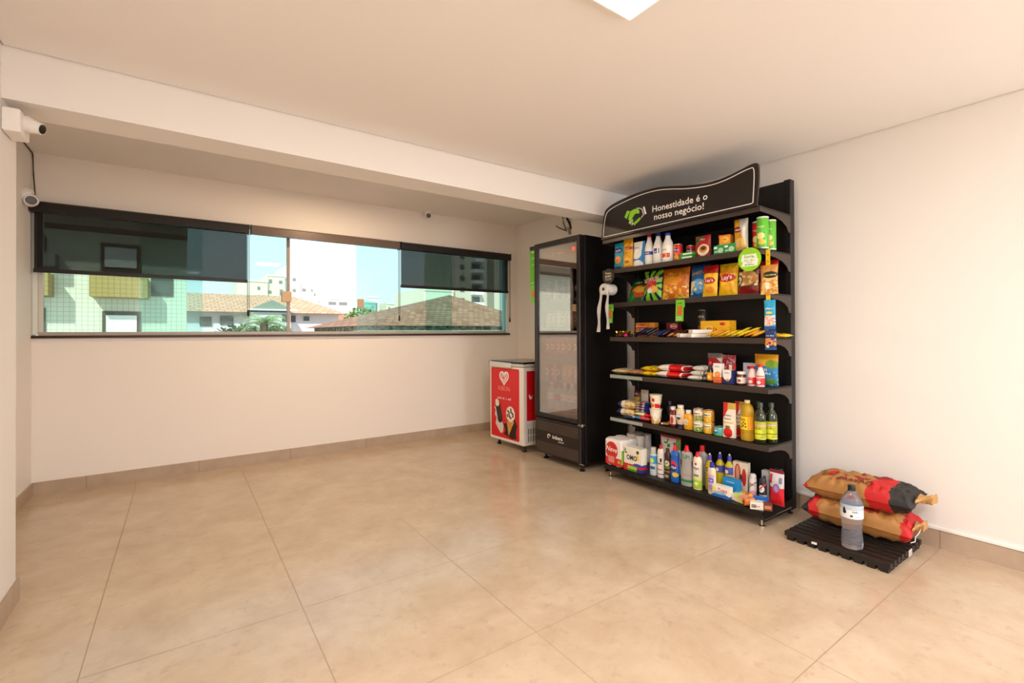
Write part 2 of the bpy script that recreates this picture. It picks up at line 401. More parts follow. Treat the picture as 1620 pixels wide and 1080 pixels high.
bm = B(); box(bm, 0.83, 0.925, YB+0.02, YB+0.04, 1.60, 1.71); build('latch', bm, mat('beige_latch', '#c5a582', 0.4), win, bev=0.008)
bm = B(); box(bm, 1.60, 1.67, YB+0.03, YB+0.05, 1.56, 1.66); build('latch', bm, mat('beige_latch', '#c5a582', 0.4), win, bev=0.004)

# screen roller blinds
def screen_mat():
    m = bpy.data.materials.new('black_screen_fabric'); m.use_nodes = True; nt = m.node_tree; nt.nodes.clear()
    out = nt.nodes.new('ShaderNodeOutputMaterial'); tr = nt.nodes.new('ShaderNodeBsdfTransparent'); df = nt.nodes.new('ShaderNodeBsdfDiffuse')
    df.inputs[0].default_value = hexc('#2a2623')
    mx = nt.nodes.new('ShaderNodeMixShader'); mx.inputs[0].default_value = 0.70
    nt.links.new(tr.outputs[0], mx.inputs[1]); nt.links.new(df.outputs[0], mx.inputs[2]); nt.links.new(mx.outputs[0], out.inputs[0]); return m
M_SCREEN = screen_mat(); M_HOUS = mat('blind_cassette', '#6b5a52', 0.28, 0.2); M_HOUSB = mat('blind_cassette_black', '#1d1714', 0.4)
M_CORD = mat('cord', '#2b2623', 0.6)
def blind(label, x0, x1, zb, cord_x, housing, cord_z):
    t = thing('roller_blind', label, 'roller blind', (x0, YB-0.07, WZ1-0.025), group='black screen roller blinds on the long window')
    w = x1-x0
    b_ = B(); prismx(b_, [(-0.045, -0.08), (-0.045, -0.01), (-0.035, 0.0), (0.04, 0.0), (0.04, -0.065), (0.02, -0.08)], 0, w)
    build('cassette', b_, housing, t)
    b_ = B(); box(b_, -0.006, 0.0, -0.05, 0.042, -0.083, 0.003); build('end_cap', b_, M_HOUSB, t)
    b_ = B(); box(b_, w, w+0.006, -0.05, 0.042, -0.083, 0.003); build('end_cap', b_, M_HOUSB, t)
    if zb is not None:
        d = zb-(WZ1-0.025)
        b_ = B(); box(b_, 0.01, w-0.01, 0.012, 0.0135, d, -0.07); build('fabric', b_, M_SCREEN, t)
        b_ = B(); box(b_, 0.006, w-0.006, 0.002, 0.022, d-0.032, d); build('bottom_rail', b_, M_HOUSB, t, bev=0.003)
    if cord_x is not None:
        b_ = B(); tube(b_, [(cord_x-x0, -0.03, -0.07), (cord_x-x0, -0.03, cord_z-(WZ1-0.025))], 0.0028, 6)
        tube(b_, [(cord_x-x0+0.014, -0.03, -0.07), (cord_x-x0+0.014, -0.03, cord_z-(WZ1-0.025))], 0.0028, 6); c_ = build('cord', b_, M_CORD, t)
        b_ = B(); lathe(b_, capped([(0.008, 0), (0.011, 0.01), (0.010, 0.05), (0.004, 0.06)]), 10)
        q = build('cord_weight', b_, M_HOUSB, c_, True); q.location = (cord_x-x0+0.007, -0.03, cord_z-0.055-(WZ1-0.025))
    return t
blind('wide half-lowered black screen blind over the left third of the window', -0.955, 0.525, 1.80, 0.515, M_HOUSB, 1.50)
blind('fully rolled up blind cassette above the clear middle of the window', 0.55, 2.035, None, 2.025, M_HOUS, 1.47)
blind('half-lowered black screen blind over the right third of the window', 2.06, 3.575, 1.835, 3.56, M_HOUSB, 1.47)
#@@
# ------------------------------------------------------------------ shelving unit ("gondola")
from mathutils import noise as mnoise
GX, GY, GA = 3.468, 1.576, -0.005
GROT = -PI/2 - GA
GL = 1.393
ZS = {2: 1.82, 3: 1.535, 4: 1.233, 5: 0.903, 6: 0.522, 7: 0.113}
DS = {1: 0.412, 2: 0.412, 3: 0.325, 4: 0.325, 5: 0.325, 6: 0.325, 7: 0.412}
M_BLK = mat('black_steel', '#100c0a', 0.45); M_PAN = mat('black_panel', '#120d0b', 0.5)
M_LIP = mat('brown_black_steel', '#3c312b', 0.28); M_LIPC = mat('shelf_edge_strip', '#6f6a66', 0.35)
M_CHR = mat('chrome', '#d8d4cf', 0.15, 1.0)
def W(xl, D, z=0):
    """shelf coordinates (x along the shelf from its right end, D out from the back columns) to world"""
    c, s = math.cos(GROT), math.sin(GROT)
    return Vector((GX + xl*c + D*s, GY + xl*s - D*c, z))
g = thing('display_shelf', 'tall black metal shop shelving unit with a curved header sign, against the right wall', 'shelving unit', (GX, GY, 0), (0, 0, GROT))
HG = 2.345
for x in (-0.045, -GL):
    bm = B(); box(bm, x, x+0.045, 0, 0.06 if x > -1 else 0.14, 0.035, HG); c_ = build('column', bm, mat('column_brown', '#2c2420', 0.45) if x < -1 else M_BLK, g, bev=0.003)
    bm = B()
    for k in range(62):
        z = 0.10+k*0.036
        box(bm, x+0.012, x+0.016, -0.0008, 0.001, z, z+0.02); box(bm, x+0.029, x+0.033, -0.0008, 0.001, z, z+0.02)
    s_ = build('slot_holes', bm, mat('slot_dark', '#050404', 0.9), c_)
bm = B(); box(bm, -GL+0.045, -0.045, 0.012, 0.03, 0.06, HG-0.005)
build('back_panel', bm, M_PAN, g)
bm = B()
for z in (0.45, 0.85, 1.25, 1.65, 2.05): box(bm, -GL+0.046, -0.046, 0.0105, 0.012, z, z+0.003)
build('panel_seam', bm, mat('slot_dark', '#050404', 0.9), g)
def shelf(z, D, k):
    b_ = B()
    box(b_, -GL, 0, -D+0.001, 0.0, z-0.012, z)
    s_ = build('shelf', b_, M_BLK, g)
    b_ = B(); box(b_, -GL-0.002, 0.002, -D-0.004, -D+0.001, z-0.036, z+0.002)
    l_ = build('front_lip', b_, M_LIP if k != 7 else M_BLK, s_, bev=0.0015)
    if k in (5, 6):
        b_ = B(); box(b_, -GL, -GL+0.36, -D-0.006, -D-0.0042, z-0.030, z-0.003); build('price_strip', b_, mat('price_strip_film', '#9aa39a', 0.2), s_)
    for x in (-GL-0.001, -0.003):
        pr = [(-D, z-0.0125), (-D, z-0.036), (-D*0.72, z-0.038), (-D*0.5, z-0.046), (-D*0.3, z-0.062), (-D*0.15, z-0.09), (-0.03, z-0.125), (0.0, z-0.128), (0.0, z-0.0125)]
        if k == 7: pr = [(-D+0.02, z-0.0125), (-D+0.02, z-0.07), (0, z-0.07), (0, z-0.0125)]
        b_ = B(); prismx(b_, pr, x, x+0.004); build('bracket', b_, M_LIP if k != 7 else M_BLK, s_)
    return s_
shelf(2.094, 0.412, 1)
for k in (2, 3, 4, 5, 6): shelf(ZS[k], DS[k], k)
shelf(ZS[7], DS[7], 7)
bm = B(); tube(bm, [(0.004, -0.385, 0.062), (0.004, -0.03, 0.062)], 0.004, 6); build('side_trim', bm, M_CHR, g)
for x in (-GL+0.03, -0.03):
    for y in (-0.36, 0.03):
        bm = B(); lathe(bm, capped([(0.018, 0), (0.018, 0.006), (0.007, 0.010), (0.007, 0.043)]), 14, x, y); build('foot', bm, M_CHR if y < 0 else M_BLK, g, True)
# header sign
def catmull(P, n=5):
    out = []
    for i in range(len(P)-1):
        p0, p1, p2, p3 = P[max(i-1, 0)], P[i], P[i+1], P[min(i+2, len(P)-1)]
        for k in range(n):
            t = k/n
            out.append(tuple(0.5*((2*p1[a]) + (-p0[a]+p2[a])*t + (2*p0[a]-5*p1[a]+4*p2[a]-p3[a])*t*t + (-p0[a]+3*p1[a]-3*p2[a]+p3[a])*t**3) for a in (0, 1)))
    out.append(P[-1]); return out
SGN = [(-1.392, 2.115), (-1.375, 2.22), (-1.35, 2.325), (-1.305, 2.363), (-1.205, 2.389), (-1.037, 2.409), (-0.905, 2.413), (-0.781, 2.406), (-0.663, 2.385), (-0.529, 2.355),
       (-0.393, 2.334), (-0.294, 2.330), (-0.199, 2.339), (-0.109, 2.357), (-0.055, 2.369), (-0.015, 2.370), (0.0, 2.352), (0.002, 2.28), (-0.002, 2.20), (-0.012, 2.10)]
sg = catmull(SGN)
bm = B(); prism(bm, sg + [(-0.012, 2.092), (-1.392, 2.092)], -0.436, -0.418)
sign = build('header_sign', bm, mat('sign_black', '#1b130f', 0.35), g)
def ribbon(bm, P, w, y, closed=False, th=0.0012):
    n = len(P); L = []; R = []
    for i, p in enumerate(P):
        if closed: a, b = P[(i-1) % n], P[(i+1) % n]
        else: a, b = P[max(i-1, 0)], P[min(i+1, n-1)]
        t = Vector((b[0]-a[0], b[1]-a[1])); t.normalize(); nx, nz = -t.y, t.x
        L.append((p[0]+nx*w/2, p[1]+nz*w/2)); R.append((p[0]-nx*w/2, p[1]-nz*w/2))
    rng = range(n if closed else n-1)
    for i in rng:
        j = (i+1) % n
        prism(bm, [L[i], L[j], R[j], R[i]], y-th, y)
M_WHT = mat('white_print', '#f3ede4', 0.5); M_GRN = mat('lime_green_print', '#8fd32a', 0.5)
LN = [(-1.365, 2.118), (-1.353, 2.22), (-1.332, 2.30), (-1.29, 2.335), (-1.20, 2.358), (-1.037, 2.380), (-0.905, 2.388), (-0.781, 2.383), (-0.66, 2.362), (-0.529, 2.332),
      (-0.393, 2.312), (-0.294, 2.308), (-0.199, 2.318), (-0.109, 2.337), (-0.055, 2.345), (-0.03, 2.338), (-0.026, 2.27), (-0.035, 2.118)]
bm = B(); ribbon(bm, catmull(LN, 4) + [(-0.05, 2.113), (-1.35, 2.113)], 0.0055, -0.4362, closed=True); build('outline', bm, M_WHT, sign)
text('Honestidade é o', 0.068, M_WHT, sign, -0.84, 2.222, y=-0.4372, bold=0.012, align='LEFT', tilt=-0.015, sx=1.06)
text('nosso negócio!', 0.068, M_WHT, sign, -0.822, 2.158, y=-0.4372, bold=0.012, align='LEFT', tilt=-0.015, sx=1.06)
def hp(X, Y): return (-1.128+(X-235)*0.00134, 2.230-(Y-470)*0.00102-(X-235)*0.00026)
bm = B()
for poly in ([(240, 458), (262, 405), (284, 410), (257, 474)],
             [(270, 476), (287, 412), (322, 392), (346, 393), (358, 412), (354, 432), (334, 428), (318, 440), (300, 470), (312, 486), (300, 500), (285, 494)],
             [(312, 505), (322, 500), (327, 516), (318, 526), (310, 518)], [(324, 492), (335, 486), (343, 500), (333, 512), (325, 505)],
             [(338, 478), (349, 472), (357, 487), (347, 498), (339, 491)], [(352, 466), (362, 460), (369, 472), (360, 482), (353, 477)]):
    prism(bm, [hp(*q) for q in poly], -0.4375, -0.4361)
build('handshake_logo', bm, M_GRN, sign)
bm = B()
prism(bm, [hp(*q) for q in [(384, 379), (396, 376), (410, 432), (398, 438)]], -0.4375, -0.4361)
for poly in ([(338, 388), (360, 388), (378, 398), (388, 440), (372, 462)], [(284, 492), (276, 508)], [(297, 492), (285, 516)], [(308, 500), (298, 524)]):
    ribbon(bm, [hp(*q) for q in poly], 0.006 if len(poly) > 2 else 0.009, -0.4361)
build('handshake_logo', bm, M_WHT, sign)

# ------------------------------------------------------------------ packaging builders
def put(o, xl, D, z, rz=0.0, rx=0.0, ry=0.0):
    o.location = W(xl, D, z); o.rotation_euler = (rx, ry, GROT+rz); return o
def root(name, label, cat, xl, D, z, rz=0.0, rx=0.0, ry=0.0, group=None):
    return put(thing(name, label, cat, group=group), xl, D, z, rz, rx, ry)
def pillow(w, h, T, m, parent, name='pouch', mode='pillow', wr=0.003, seed=0, nx=16, nz=20, seal=0.045):
    def dep(x, z):
        u = max(-1, min(1, x/(w/2))); v = max(0, min(1, z/h))
        a = (1-abs(u)**2.6)**0.62 if abs(u) < 1 else 0
        if mode == 'fat':
            a = (1-abs(u)**4.5)**0.5 if abs(u) < 1 else 0; vv = (v-0.03)/0.94; b_ = (1-abs(2*vv-1)**5)**0.5 if 0 < vv < 1 else 0
        elif mode == 'pillow':
            vv = (v-seal)/(1-2*seal); b_ = (1-abs(2*vv-1)**3.2)**0.6 if 0 < vv < 1 else 0
        else:
            vv = v/(1-seal); b_ = (1-vv**2.2)**0.7 if vv < 1 else 0
            b_ = b_*(0.82+0.18*min(1, v*6)); a = (1-abs(u)**5)**0.6 if abs(u) < 1 else 0
        n_ = mnoise.noise(Vector((x*22+seed*3.1, z*22, seed)))*wr*2.2 + mnoise.noise(Vector((x*60, z*50+seed, seed*2)))*wr
        return max(0.0006, T/2*a*b_ + n_*min(1, a*b_*2.5))
    bm = B(); fr_, bk = [], []
    for j in range(nz+1):
        v = j/nz; z = v*h
        nar = 1-0.05*math.sin(PI*v) if mode != 'stand' else 1-0.03*v
        rf, rb = [], []
        for i in range(nx+1):
            u = -1+2*i/nx; x = u*w/2
            d_ = dep(x, z)
            zz = z + (0.002*((i % 2)*2-1) if j in (0, nz) and mode == 'pillow' else 0)
            rf.append(bm.verts.new((x*nar, -d_, zz))); rb.append(bm.verts.new((x*nar, d_, zz)) if 0 < i < nx else rf[-1])
        fr_.append(rf); bk.append(rb)
    for j in range(nz):
        for i in range(nx):
            bm.faces.new((fr_[j][i], fr_[j][i+1], fr_[j+1][i+1], fr_[j+1][i]))
            q = (bk[j][i+1], bk[j][i], bk[j+1][i], bk[j+1][i+1])
            bm.faces.new(q)
    for j in (0, nz):
        for i in range(nx):
            vs = []
            for v_ in (fr_[j][i], fr_[j][i+1], bk[j][i+1], bk[j][i]):
                if v_ not in vs: vs.append(v_)
            if len(vs) > 2: bm.faces.new(vs)
    o = build(name, bm, m, parent, True)
    return o, (lambda x, z: (x, -dep(x, z)-0.0015, z))
def carton(name, label, cat, w, d, h, m, xl, D, z, rz=0, rx=0, ry=0, group=None, part='carton', flap=True):
    """origin at the bottom centre; a carton has a body and its glued end flap"""
    t = root(name, label, cat, xl, D, z, rz, rx, ry, group)
    bm = B(); box(bm, -w/2, w/2, -d/2, d/2, 0, h); build(part, bm, m, t, bev=min(0.0015, w*0.05))
    return t
def bottle(name, label, cat, prof, r, h, body, capm, xl, D, z, capf=0.9, capr=0.4, sy=1.0, lab=None, n=24, group=None, rz=0.0, capshape=None):
    """prof: (radius fraction, height fraction) up to the cap"""
    t = root(name, label, cat, xl, D, z, rz, group=group)
    bm = B(); lathe(bm, capped([(a*r, b*h) for a, b in prof]), n, sy=sy); build('bottle', bm, body, t, True)
    bm = B()
    cp = capshape or [(1, 0), (1, 0.9), (0.9, 1.0)]
    lathe(bm, capped([(a*capr*r, h*(capf+(1-capf)*b)) for a, b in cp]), 16, sy=1.0); build('cap', bm, capm, t, True)
    if lab:
        z0, z1, lm = lab[:3]; rr = r*(lab[3] if len(lab) > 3 else 1.0)+0.0005
        bm = B(); lathe(bm, [(rr, z0*h), (rr, z1*h)], n, sy=sy); build('paper_label', bm, lm, t, True)
    return t
def can(name, label, cat, r, h, m, xl, D, z, rz=0, group=None, lidc='#b9b2a6'):
    t = root(name, label, cat, xl, D, z, rz, group=group)
    bm = B(); lathe(bm, capped([(r*0.96, 0), (r, 0.003), (r, h-0.003), (r*0.96, h)]), 24); build('can', bm, m, t, True)
    bm = B(); lathe(bm, [(r*0.90, h-0.002), (r*0.93, h+0.0015), (r*1.0, h+0.0015), (r*1.01, h-0.003)], 24); build('rim', bm, mat('tin_rim', lidc, 0.25, 0.9), t, True)
    return t
def bag(name, label, cat, w, h, T, m, xl, D, z, rz=0, rx=0, ry=0, group=None, mode='pillow', wr=0.003, seed=1, part='packet'):
    t = root(name, label, cat, xl, D, z, rz, rx, ry, group)
    o, fn = pillow(w, h, T, m, t, part, mode, wr, seed)
    return t, fn
K = lambda c, r=0.45: mat('ink_'+c.strip('#'), c, r)
MILK = [(0.93, 0), (1, 0.02), (1, 0.50), (0.97, 0.56), (0.80, 0.68), (0.52, 0.80), (0.44, 0.86), (0.44, 0.91)]
SQ = [(0.92, 0), (1, 0.02), (1, 0.62), (0.93, 0.72), (0.6, 0.80), (0.42, 0.84), (0.40, 0.88)]
WAIST = [(0.93, 0), (1, 0.02), (0.98, 0.25), (0.86, 0.40), (0.84, 0.55), (0.97, 0.66), (1.0, 0.76), (0.86, 0.84), (0.50, 0.88), (0.42, 0.9)]
OILP = [(0.90, 0), (1, 0.02), (1, 0.14), (0.95, 0.17), (1, 0.20), (0.98, 0.48), (0.90, 0.52), (0.98, 0.56), (0.98, 0.74), (0.85, 0.84), (0.42, 0.92), (0.34, 0.93)]
M_WP = mat('white_plastic', '#ece6dd', 0.35); M_RC = mat('red_cap', '#d3121c', 0.35); M_BC = mat('blue_cap', '#1b3f9a', 0.35)

# ---- topmost goods shelf
z = ZS[2]+0.003
F = 0.008
t, fn = bag('snack_pouch', 'teal standing snack pouch with an orange biscuit picture, far left of the topmost goods shelf', 'snack pouch', 0.108, 0.235, 0.05,
    gfx('teal_print', '#1c8fa3', [('ell', (0, 0.085, 0.036, 0.034), '#e88d33'), ('rect', (-0.06, 0.06, 0, 0.026), '#232a5c'), ('ell', (0, 0.168, 0.045, 0.026), '#2f3f8f')]), -1.275, 0.33, z, mode='stand', seed=2)
text('Panco', 0.022, M_WHT, t, 0, 0.161, fn)
t, fn = bag('snack_pouch', 'golden yellow standing pouch beside the teal pouch on the topmost goods shelf', 'snack pouch', 0.105, 0.255, 0.05,
    gfx('gold_print', '#e3a41c', [('rect', (-0.03, 0.05, 0.16, 0.185), '#a8321c'), ('ell', (0, 0.06, 0.042, 0.032), '#f2c33c'), ('ell', (0, 0.055, 0.028, 0.014), '#c96d17'), ('rect', (-0.06, 0.06, 0, 0.016), '#9a4b14')]), -1.168, 0.335, z, mode='stand', seed=3)
text('Leite', 0.018, K('#f0d79a'), t, 0.0, 0.166, fn); text('doces', 0.014, K('#7c3512'), t, 0, 0.13, fn)
t, fn = bag('milk_powder_pouch', 'white and blue milk powder pouch on the topmost goods shelf, left of the white bottles', 'milk pouch', 0.122, 0.213, 0.05,
    gfx('milkpowder_print', '#1a7fc4', [('rect', (-0.07, 0.035, 0.11, 0.25), '#f3f1ec'), ('ell', (-0.015, 0.112, 0.05, 0.045), '#f3f1ec'), ('ell', (-0.01, 0.015, 0.06, 0.042), '#f3f1ec'), ('rect', (-0.07, 0.07, 0, 0.012), '#f3f1ec')]), -1.052, 0.33, z, mode='stand', seed=4)
text('Italac', 0.024, K('#1c2233'), t, -0.016, 0.155, fn)
lw = gfx('yogurt_label_blue', '#f1ece4', [('rect', (-1, 1, 0.085, 0.112), '#24439c')])
for k, (x, r, h, cc, D_) in enumerate([(-0.952, 0.036, 0.257, M_RC, 0.33), (-0.862, 0.042, 0.250, M_BC, 0.33), (-0.756, 0.044, 0.232, M_BC, 0.35)]):
    lb = [lw, gfx('yogurt_label_bars', '#f1ece4', [('rect', (-0.012, 0.016, 0.085, 0.125), '#24439c'), ('rect', (0.024, 0.03, 0.085, 0.125), '#24439c')]),
          gfx('yogurt_label_peach', '#f1ece4', [('rect', (-0.05, 0.02, 0.035, 0.07), '#ee8f4f'), ('ell', (-0.01, 0.052, 0.016, 0.014), '#d8341f'), ('rect', (0.02, 0.036, 0.035, 0.07), '#c83a2c')])][k]
    t = bottle('yogurt_bottle', ['white drinking yogurt bottle with a red cap, between the milk pouch and the blue-capped bottles', 'white yogurt bottle with a blue cap, middle one of the three together',
         'white yogurt bottle with a blue cap and an orange fruit label, beside the red tins'][k], 'yogurt bottle', MILK, r, h, M_WP, cc, x, D_, z, lab=(0.10, 0.54, lb), capf=0.9, capr=0.5, group='white yogurt bottles on the topmost goods shelf')
    text(['', '', 'Italac'][k] or 'Vigor', 0.019, K('#1c2233') if k == 2 else M_WHT, t, 0, 0.093 if k < 2 else 0.092, cyl(r, off=0.0014))
rt = gfx('red_tin_print', '#cf2b1e', [('diag', (1, 0.35, 0.01, 0.03), '#ee8a2c'), ('ell', (0, 0.085, 0.018, 0.016), '#26307c'), ('ell', (0, 0.03, 0.02, 0.014), '#f0b23a')], metal=0.2)
t = can('powder_tin', 'red powdered drink tin in front, right of the white yogurt bottles', 'tin', 0.033, 0.13, rt, -0.676, 0.33, z, group='red tins on the topmost goods shelf'); text('Toddy', 0.018, M_WHT, t, 0, 0.08, cyl(0.033, off=0.001))
t = can('powder_tin', 'second red tin standing behind the first, right of the white yogurt bottles', 'tin', 0.033, 0.122, rt, -0.628, 0.24, z, group='red tins on the topmost goods shelf'); text('Toddy', 0.018, M_WHT, t, 0, 0.075, cyl(0.033, off=0.001))
gb = gfx('green_box_print', '#2f9c3c', [('rect', (-0.03, 0.05, 0.008, 0.018), '#e9f3df')])
carton('gelatin_box', 'flat green box lying at the bottom of the pair in front of the red tins', 'box', 0.105, 0.05, 0.025, gb, -0.572, 0.365, z, rz=0.06, group='flat green boxes')
carton('gelatin_box', 'flat green box lying on top of the pair in front of the red tins', 'box', 0.105, 0.05, 0.025, gb, -0.566, 0.363, z+0.0255, rz=-0.03, group='flat green boxes')
t, fn = bag('coffee_pouch', 'dark red coffee pouch with a cup picture in the middle of the topmost goods shelf', 'coffee pouch', 0.128, 0.163, 0.05,
    gfx('coffee_print', '#a41c1a', [('rect', (-0.08, 0.08, 0.0, 0.095), '#8c2a17'), ('ell', (0.012, 0.055, 0.045, 0.043), '#f0dcc0'), ('ell', (0.012, 0.062, 0.034, 0.027), '#d8822d'), ('ell', (0.012, 0.066, 0.022, 0.014), '#43200f'), ('diag', (1, -1, -0.19, -0.155), '#1f6b2c')]), -0.462, 0.33, z, mode='stand', seed=5)
text('Pilao', 0.022, M_WHT, t, 0.0, 0.128, fn)
bottle('sauce_bottle', 'small dark bottle with a red cap behind the red coffee pouch', 'bottle', SQ, 0.018, 0.165, mat('dark_sauce', '#3a1d12', 0.2, coat=0.5), M_RC, -0.385, 0.24, z, capf=0.86, capr=0.6, lab=(0.15, 0.55, K('#d9d2c0')))
tb = lambda n_: gfx('tea_print%d' % n_, '#1f9a5a', [('ell', (0.015, 0.03, 0.02, 0.018), '#bfe0a0'), ('rect', (-0.04, -0.01, 0.044, 0.058), '#f0f5e4')])
t = carton('tea_box', 'green tea box on the left of the pair under the orange box', 'box', 0.076, 0.06, 0.068, tb(1), -0.320, 0.335, z, group='green tea boxes'); text('Matte', 0.016, M_WHT, t, -0.01, 0.018, y=-0.0308)
t = carton('tea_box', 'green tea box on the right of the pair under the orange box', 'box', 0.076, 0.06, 0.068, tb(2), -0.240, 0.335, z, group='green tea boxes'); text('Matte', 0.016, M_WHT, t, -0.01, 0.018, y=-0.0308)
t = carton('tea_box', 'orange tea box resting on top of the two green tea boxes', 'box', 0.078, 0.055, 0.068, gfx('orangebox_print', '#e5971f', [('ell', (0.005, 0.035, 0.026, 0.02), '#f3c14c'), ('rect', (-0.04, 0.04, 0.06, 0.07), '#d9771a')]), -0.285, 0.325, z+0.0685, rz=0.12); text('Chá', 0.018, K('#b5401a'), t, 0, 0.03, y=-0.0283)
t, fn = bag('snack_bag', 'gold and silver snack bag standing left of the tube-shaped crisp cans', 'snack bag', 0.10, 0.228, 0.05,
    gfx('gold_snack_print', '#d79a24', [('ell', (-0.015, 0.155, 0.034, 0.02), '#7c1e1c'), ('diag', (1, 0.25, 0.045, 0.2), '#cfc8bd'), ('ell', (0, 0.05, 0.04, 0.045), '#e9c06a')], metal=0.25), -0.170, 0.335, z, seed=6)
text('Elma', 0.018, M_WHT, t, -0.014, 0.148, fn)
def crisp(lbl, c1, xl, D_, h, seedc):
    t = can('crisp_can', lbl, 'crisp can', 0.036, h, gfx('crisp_print'+c1, c1, [('ell', (0, h*0.42, 0.026, 0.022), '#f2e28c'), ('ell', (0.008, h*0.22, 0.022, 0.018), '#e7c34c'), ('rect', (-1, 1, 0, 0.008), '#e9e4da')]), xl, D_, z, group='tall crisp cans at the right end of the topmost goods shelf')
    bm = B(); lathe(bm, capped([(0.0365, h+0.002), (0.0365, h+0.009), (0.034, h+0.011)]), 24); build('lid', bm, mat('can_lid', '#d9e8c8', 0.3), t, True)
    text('Pringles', 0.017, K('#fbf3d0'), t, 0, h*0.70, cyl(0.036, off=0.001)); return t
crisp('tall red tube-shaped crisp can, left of the two green ones', '#cf2018', -0.087, 0.27, 0.19, 1)
crisp('tall green tube-shaped crisp can in front, between the red can and the other green can', '#5cb52c', -0.024, 0.335, 0.20, 2)
crisp('tall green tube-shaped crisp can nearest the right end of the topmost goods shelf', '#5cb52c', 0.0-0.020+0.0, 0.245, 0.19, 3)

# ---- crisp bags shelf
z = ZS[3]+0.003
def chips(lbl, w, h, T, m, xl, D_, rz=0, rx=-0.10, seed=1, zz=None): return bag('crisp_bag', lbl, 'crisp bag', w, h, T, m, xl, D_, (z if zz is None else zz), rz=rz, rx=rx, seed=seed, wr=0.0045, group='crisp bags on the second goods shelf')
t, fn = chips('dark green crisp bag with a red panel, leaning at the left end of its shelf', 0.17, 0.235, 0.06,
    gfx('greenbag_print', '#1d5a26', [('ell', (0.03, 0.10, 0.075, 0.06), '#cf4a22'), ('ell', (0.03, 0.115, 0.062, 0.03), '#e6a833'), ('ell', (-0.05, 0.05, 0.04, 0.045), '#2c8a34')], wob=0.02, wscale=30), -1.205, 0.21, rx=-0.45, rz=0.1, seed=11)
text('Torcida', 0.022, K('#dbe7c8'), t, 0.0, 0.175, fn, tilt=0.1)
t, fn = chips('black and lime striped crisp bag with a red name, left part of the crisp shelf', 0.190, 0.258, 0.065,
    gfx('ruffles_print', '#7fcf2a', [('rays', (0.0, 0.135, 11, 0.35), '#15183a'), ('ell', (0.0, 0.135, 0.05, 0.065), '#b32a20'), ('ell', (0.02, 0.095, 0.045, 0.032), '#e8a838'), ('ell', (-0.005, 0.085, 0.025, 0.02), '#d8dce0')]), -1.008, 0.225, seed=12)
text('RUFFLES', 0.040, M_WHT, t, 0.0, 0.165, fn, bold=0.07, tilt=0.12); text('RUFFLES', 0.040, K('#d7203a'), t, 0.0, 0.165, lambda a, b, f=fn: (f(a, b)[0], f(a, b)[1]-0.0012, f(a, b)[2]), bold=0.01, tilt=0.12)
t, fn = chips('large orange cheese puff bag, biggest on the crisp shelf', 0.262, 0.262, 0.08,
    gfx('cheetos_print', '#e2781c', [('noise', (26, 0.52, 0.0, 0.13), '#f6c03a'), ('noise', (34, 0.62, 0.0, 0.10), '#fae7a8'), ('ell', (-0.02, 0.155, 0.10, 0.03), '#ef9a26'), ('rect', (-0.2, 0.2, 0.255, 0.3), '#8c3a10')], wob=0.01), -0.800, 0.205, seed=13)
text('CHEETOS', 0.048, K('#3a1a0c'), t, 0.02, 0.19, fn, bold=0.03, tilt=0.12); text('CHEETOS', 0.047, K('#f8c335'), t, 0.018, 0.192, lambda a, b, f=fn: (f(a, b)[0], f(a, b)[1]-0.001, f(a, b)[2]), bold=0.0, tilt=0.12)
t, fn = chips('blue cheese puff bag between the orange bag and the small yellow bag', 0.165, 0.26, 0.06,
    gfx('bluebag_print', '#1f5f9e', [('ell', (0, 0.09, 0.07, 0.055), '#5aa0d0'), ('noise', (30, 0.56, 0.03, 0.13), '#f0dca0'), ('rect', (-0.1, 0.1, 0.235, 0.3), '#173e70')], wob=0.015, wscale=40), -0.577, 0.205, seed=14)
text('CHEETOS', 0.030, K('#f0b232'), t, 0.0, 0.185, fn, bold=0.02, tilt=0.15)
t, fn = chips('small yellow crisp bag with a red top strip, left of the big yellow bag', 0.12, 0.238, 0.05,
    gfx('lays_small_print', '#f5bf1e', [('rect', (-0.1, 0.1, 0.175, 0.3), '#c4261c'), ('ell', (0, 0.12, 0.046, 0.026), '#c4261c'), ('ell', (0.01, 0.05, 0.035, 0.024), '#e8912a')], wob=0.004), -0.462, 0.250, seed=15)
text("Lay's", 0.032, M_WHT, t, 0.0, 0.112, fn, bold=0.02)
t, fn = chips('large bright yellow crisp bag with a round red logo, left of the brown bag', 0.148, 0.24, 0.06,
    gfx('lays_print', '#fccb1f', [('ell', (0.0, 0.165, 0.05, 0.032), '#f7a81c'), ('ell', (0, 0.13, 0.062, 0.03), '#cf2418'), ('ell', (0.015, 0.06, 0.045, 0.03), '#f9b41e')], wob=0.003), -0.340, 0.215, seed=16)
text("Lay's", 0.042, M_WHT, t, 0.0, 0.118, fn, bold=0.02, tilt=0.08)
t, fn = chips('dark brown and gold crisp bag with a maroon base, right of the large yellow bag', 0.15, 0.21, 0.06,
    gfx('maroon_print', '#5a2418', [('ell', (0.0, 0.115, 0.07, 0.055), '#c9924a'), ('noise', (28, 0.55, 0.06, 0.17), '#ecc98c'), ('rect', (-0.1, 0.1, 0, 0.05), '#8c1e1c'), ('ell', (-0.055, 0.10, 0.028, 0.04), '#1a1513'), ('ell', (-0.055, 0.10, 0.02, 0.03), '#d8d0c4')], wob=0.01), -0.192, 0.215, seed=17)
text('G', 0.05, K('#1a1513'), t, -0.052, 0.083, fn, bold=0.02)
t, fn = chips('red tortilla chip bag at the right end of the crisp shelf, behind the hanging nuts', 0.15, 0.235, 0.055,
    gfx('doritos_print', '#c21f1a', [('diag', (1, 0.6, -0.06, 0.04), '#8a1414'), ('ell', (-0.03, 0.05, 0.03, 0.03), '#e2742a')], wob=0.01), -0.088, 0.165, seed=18)
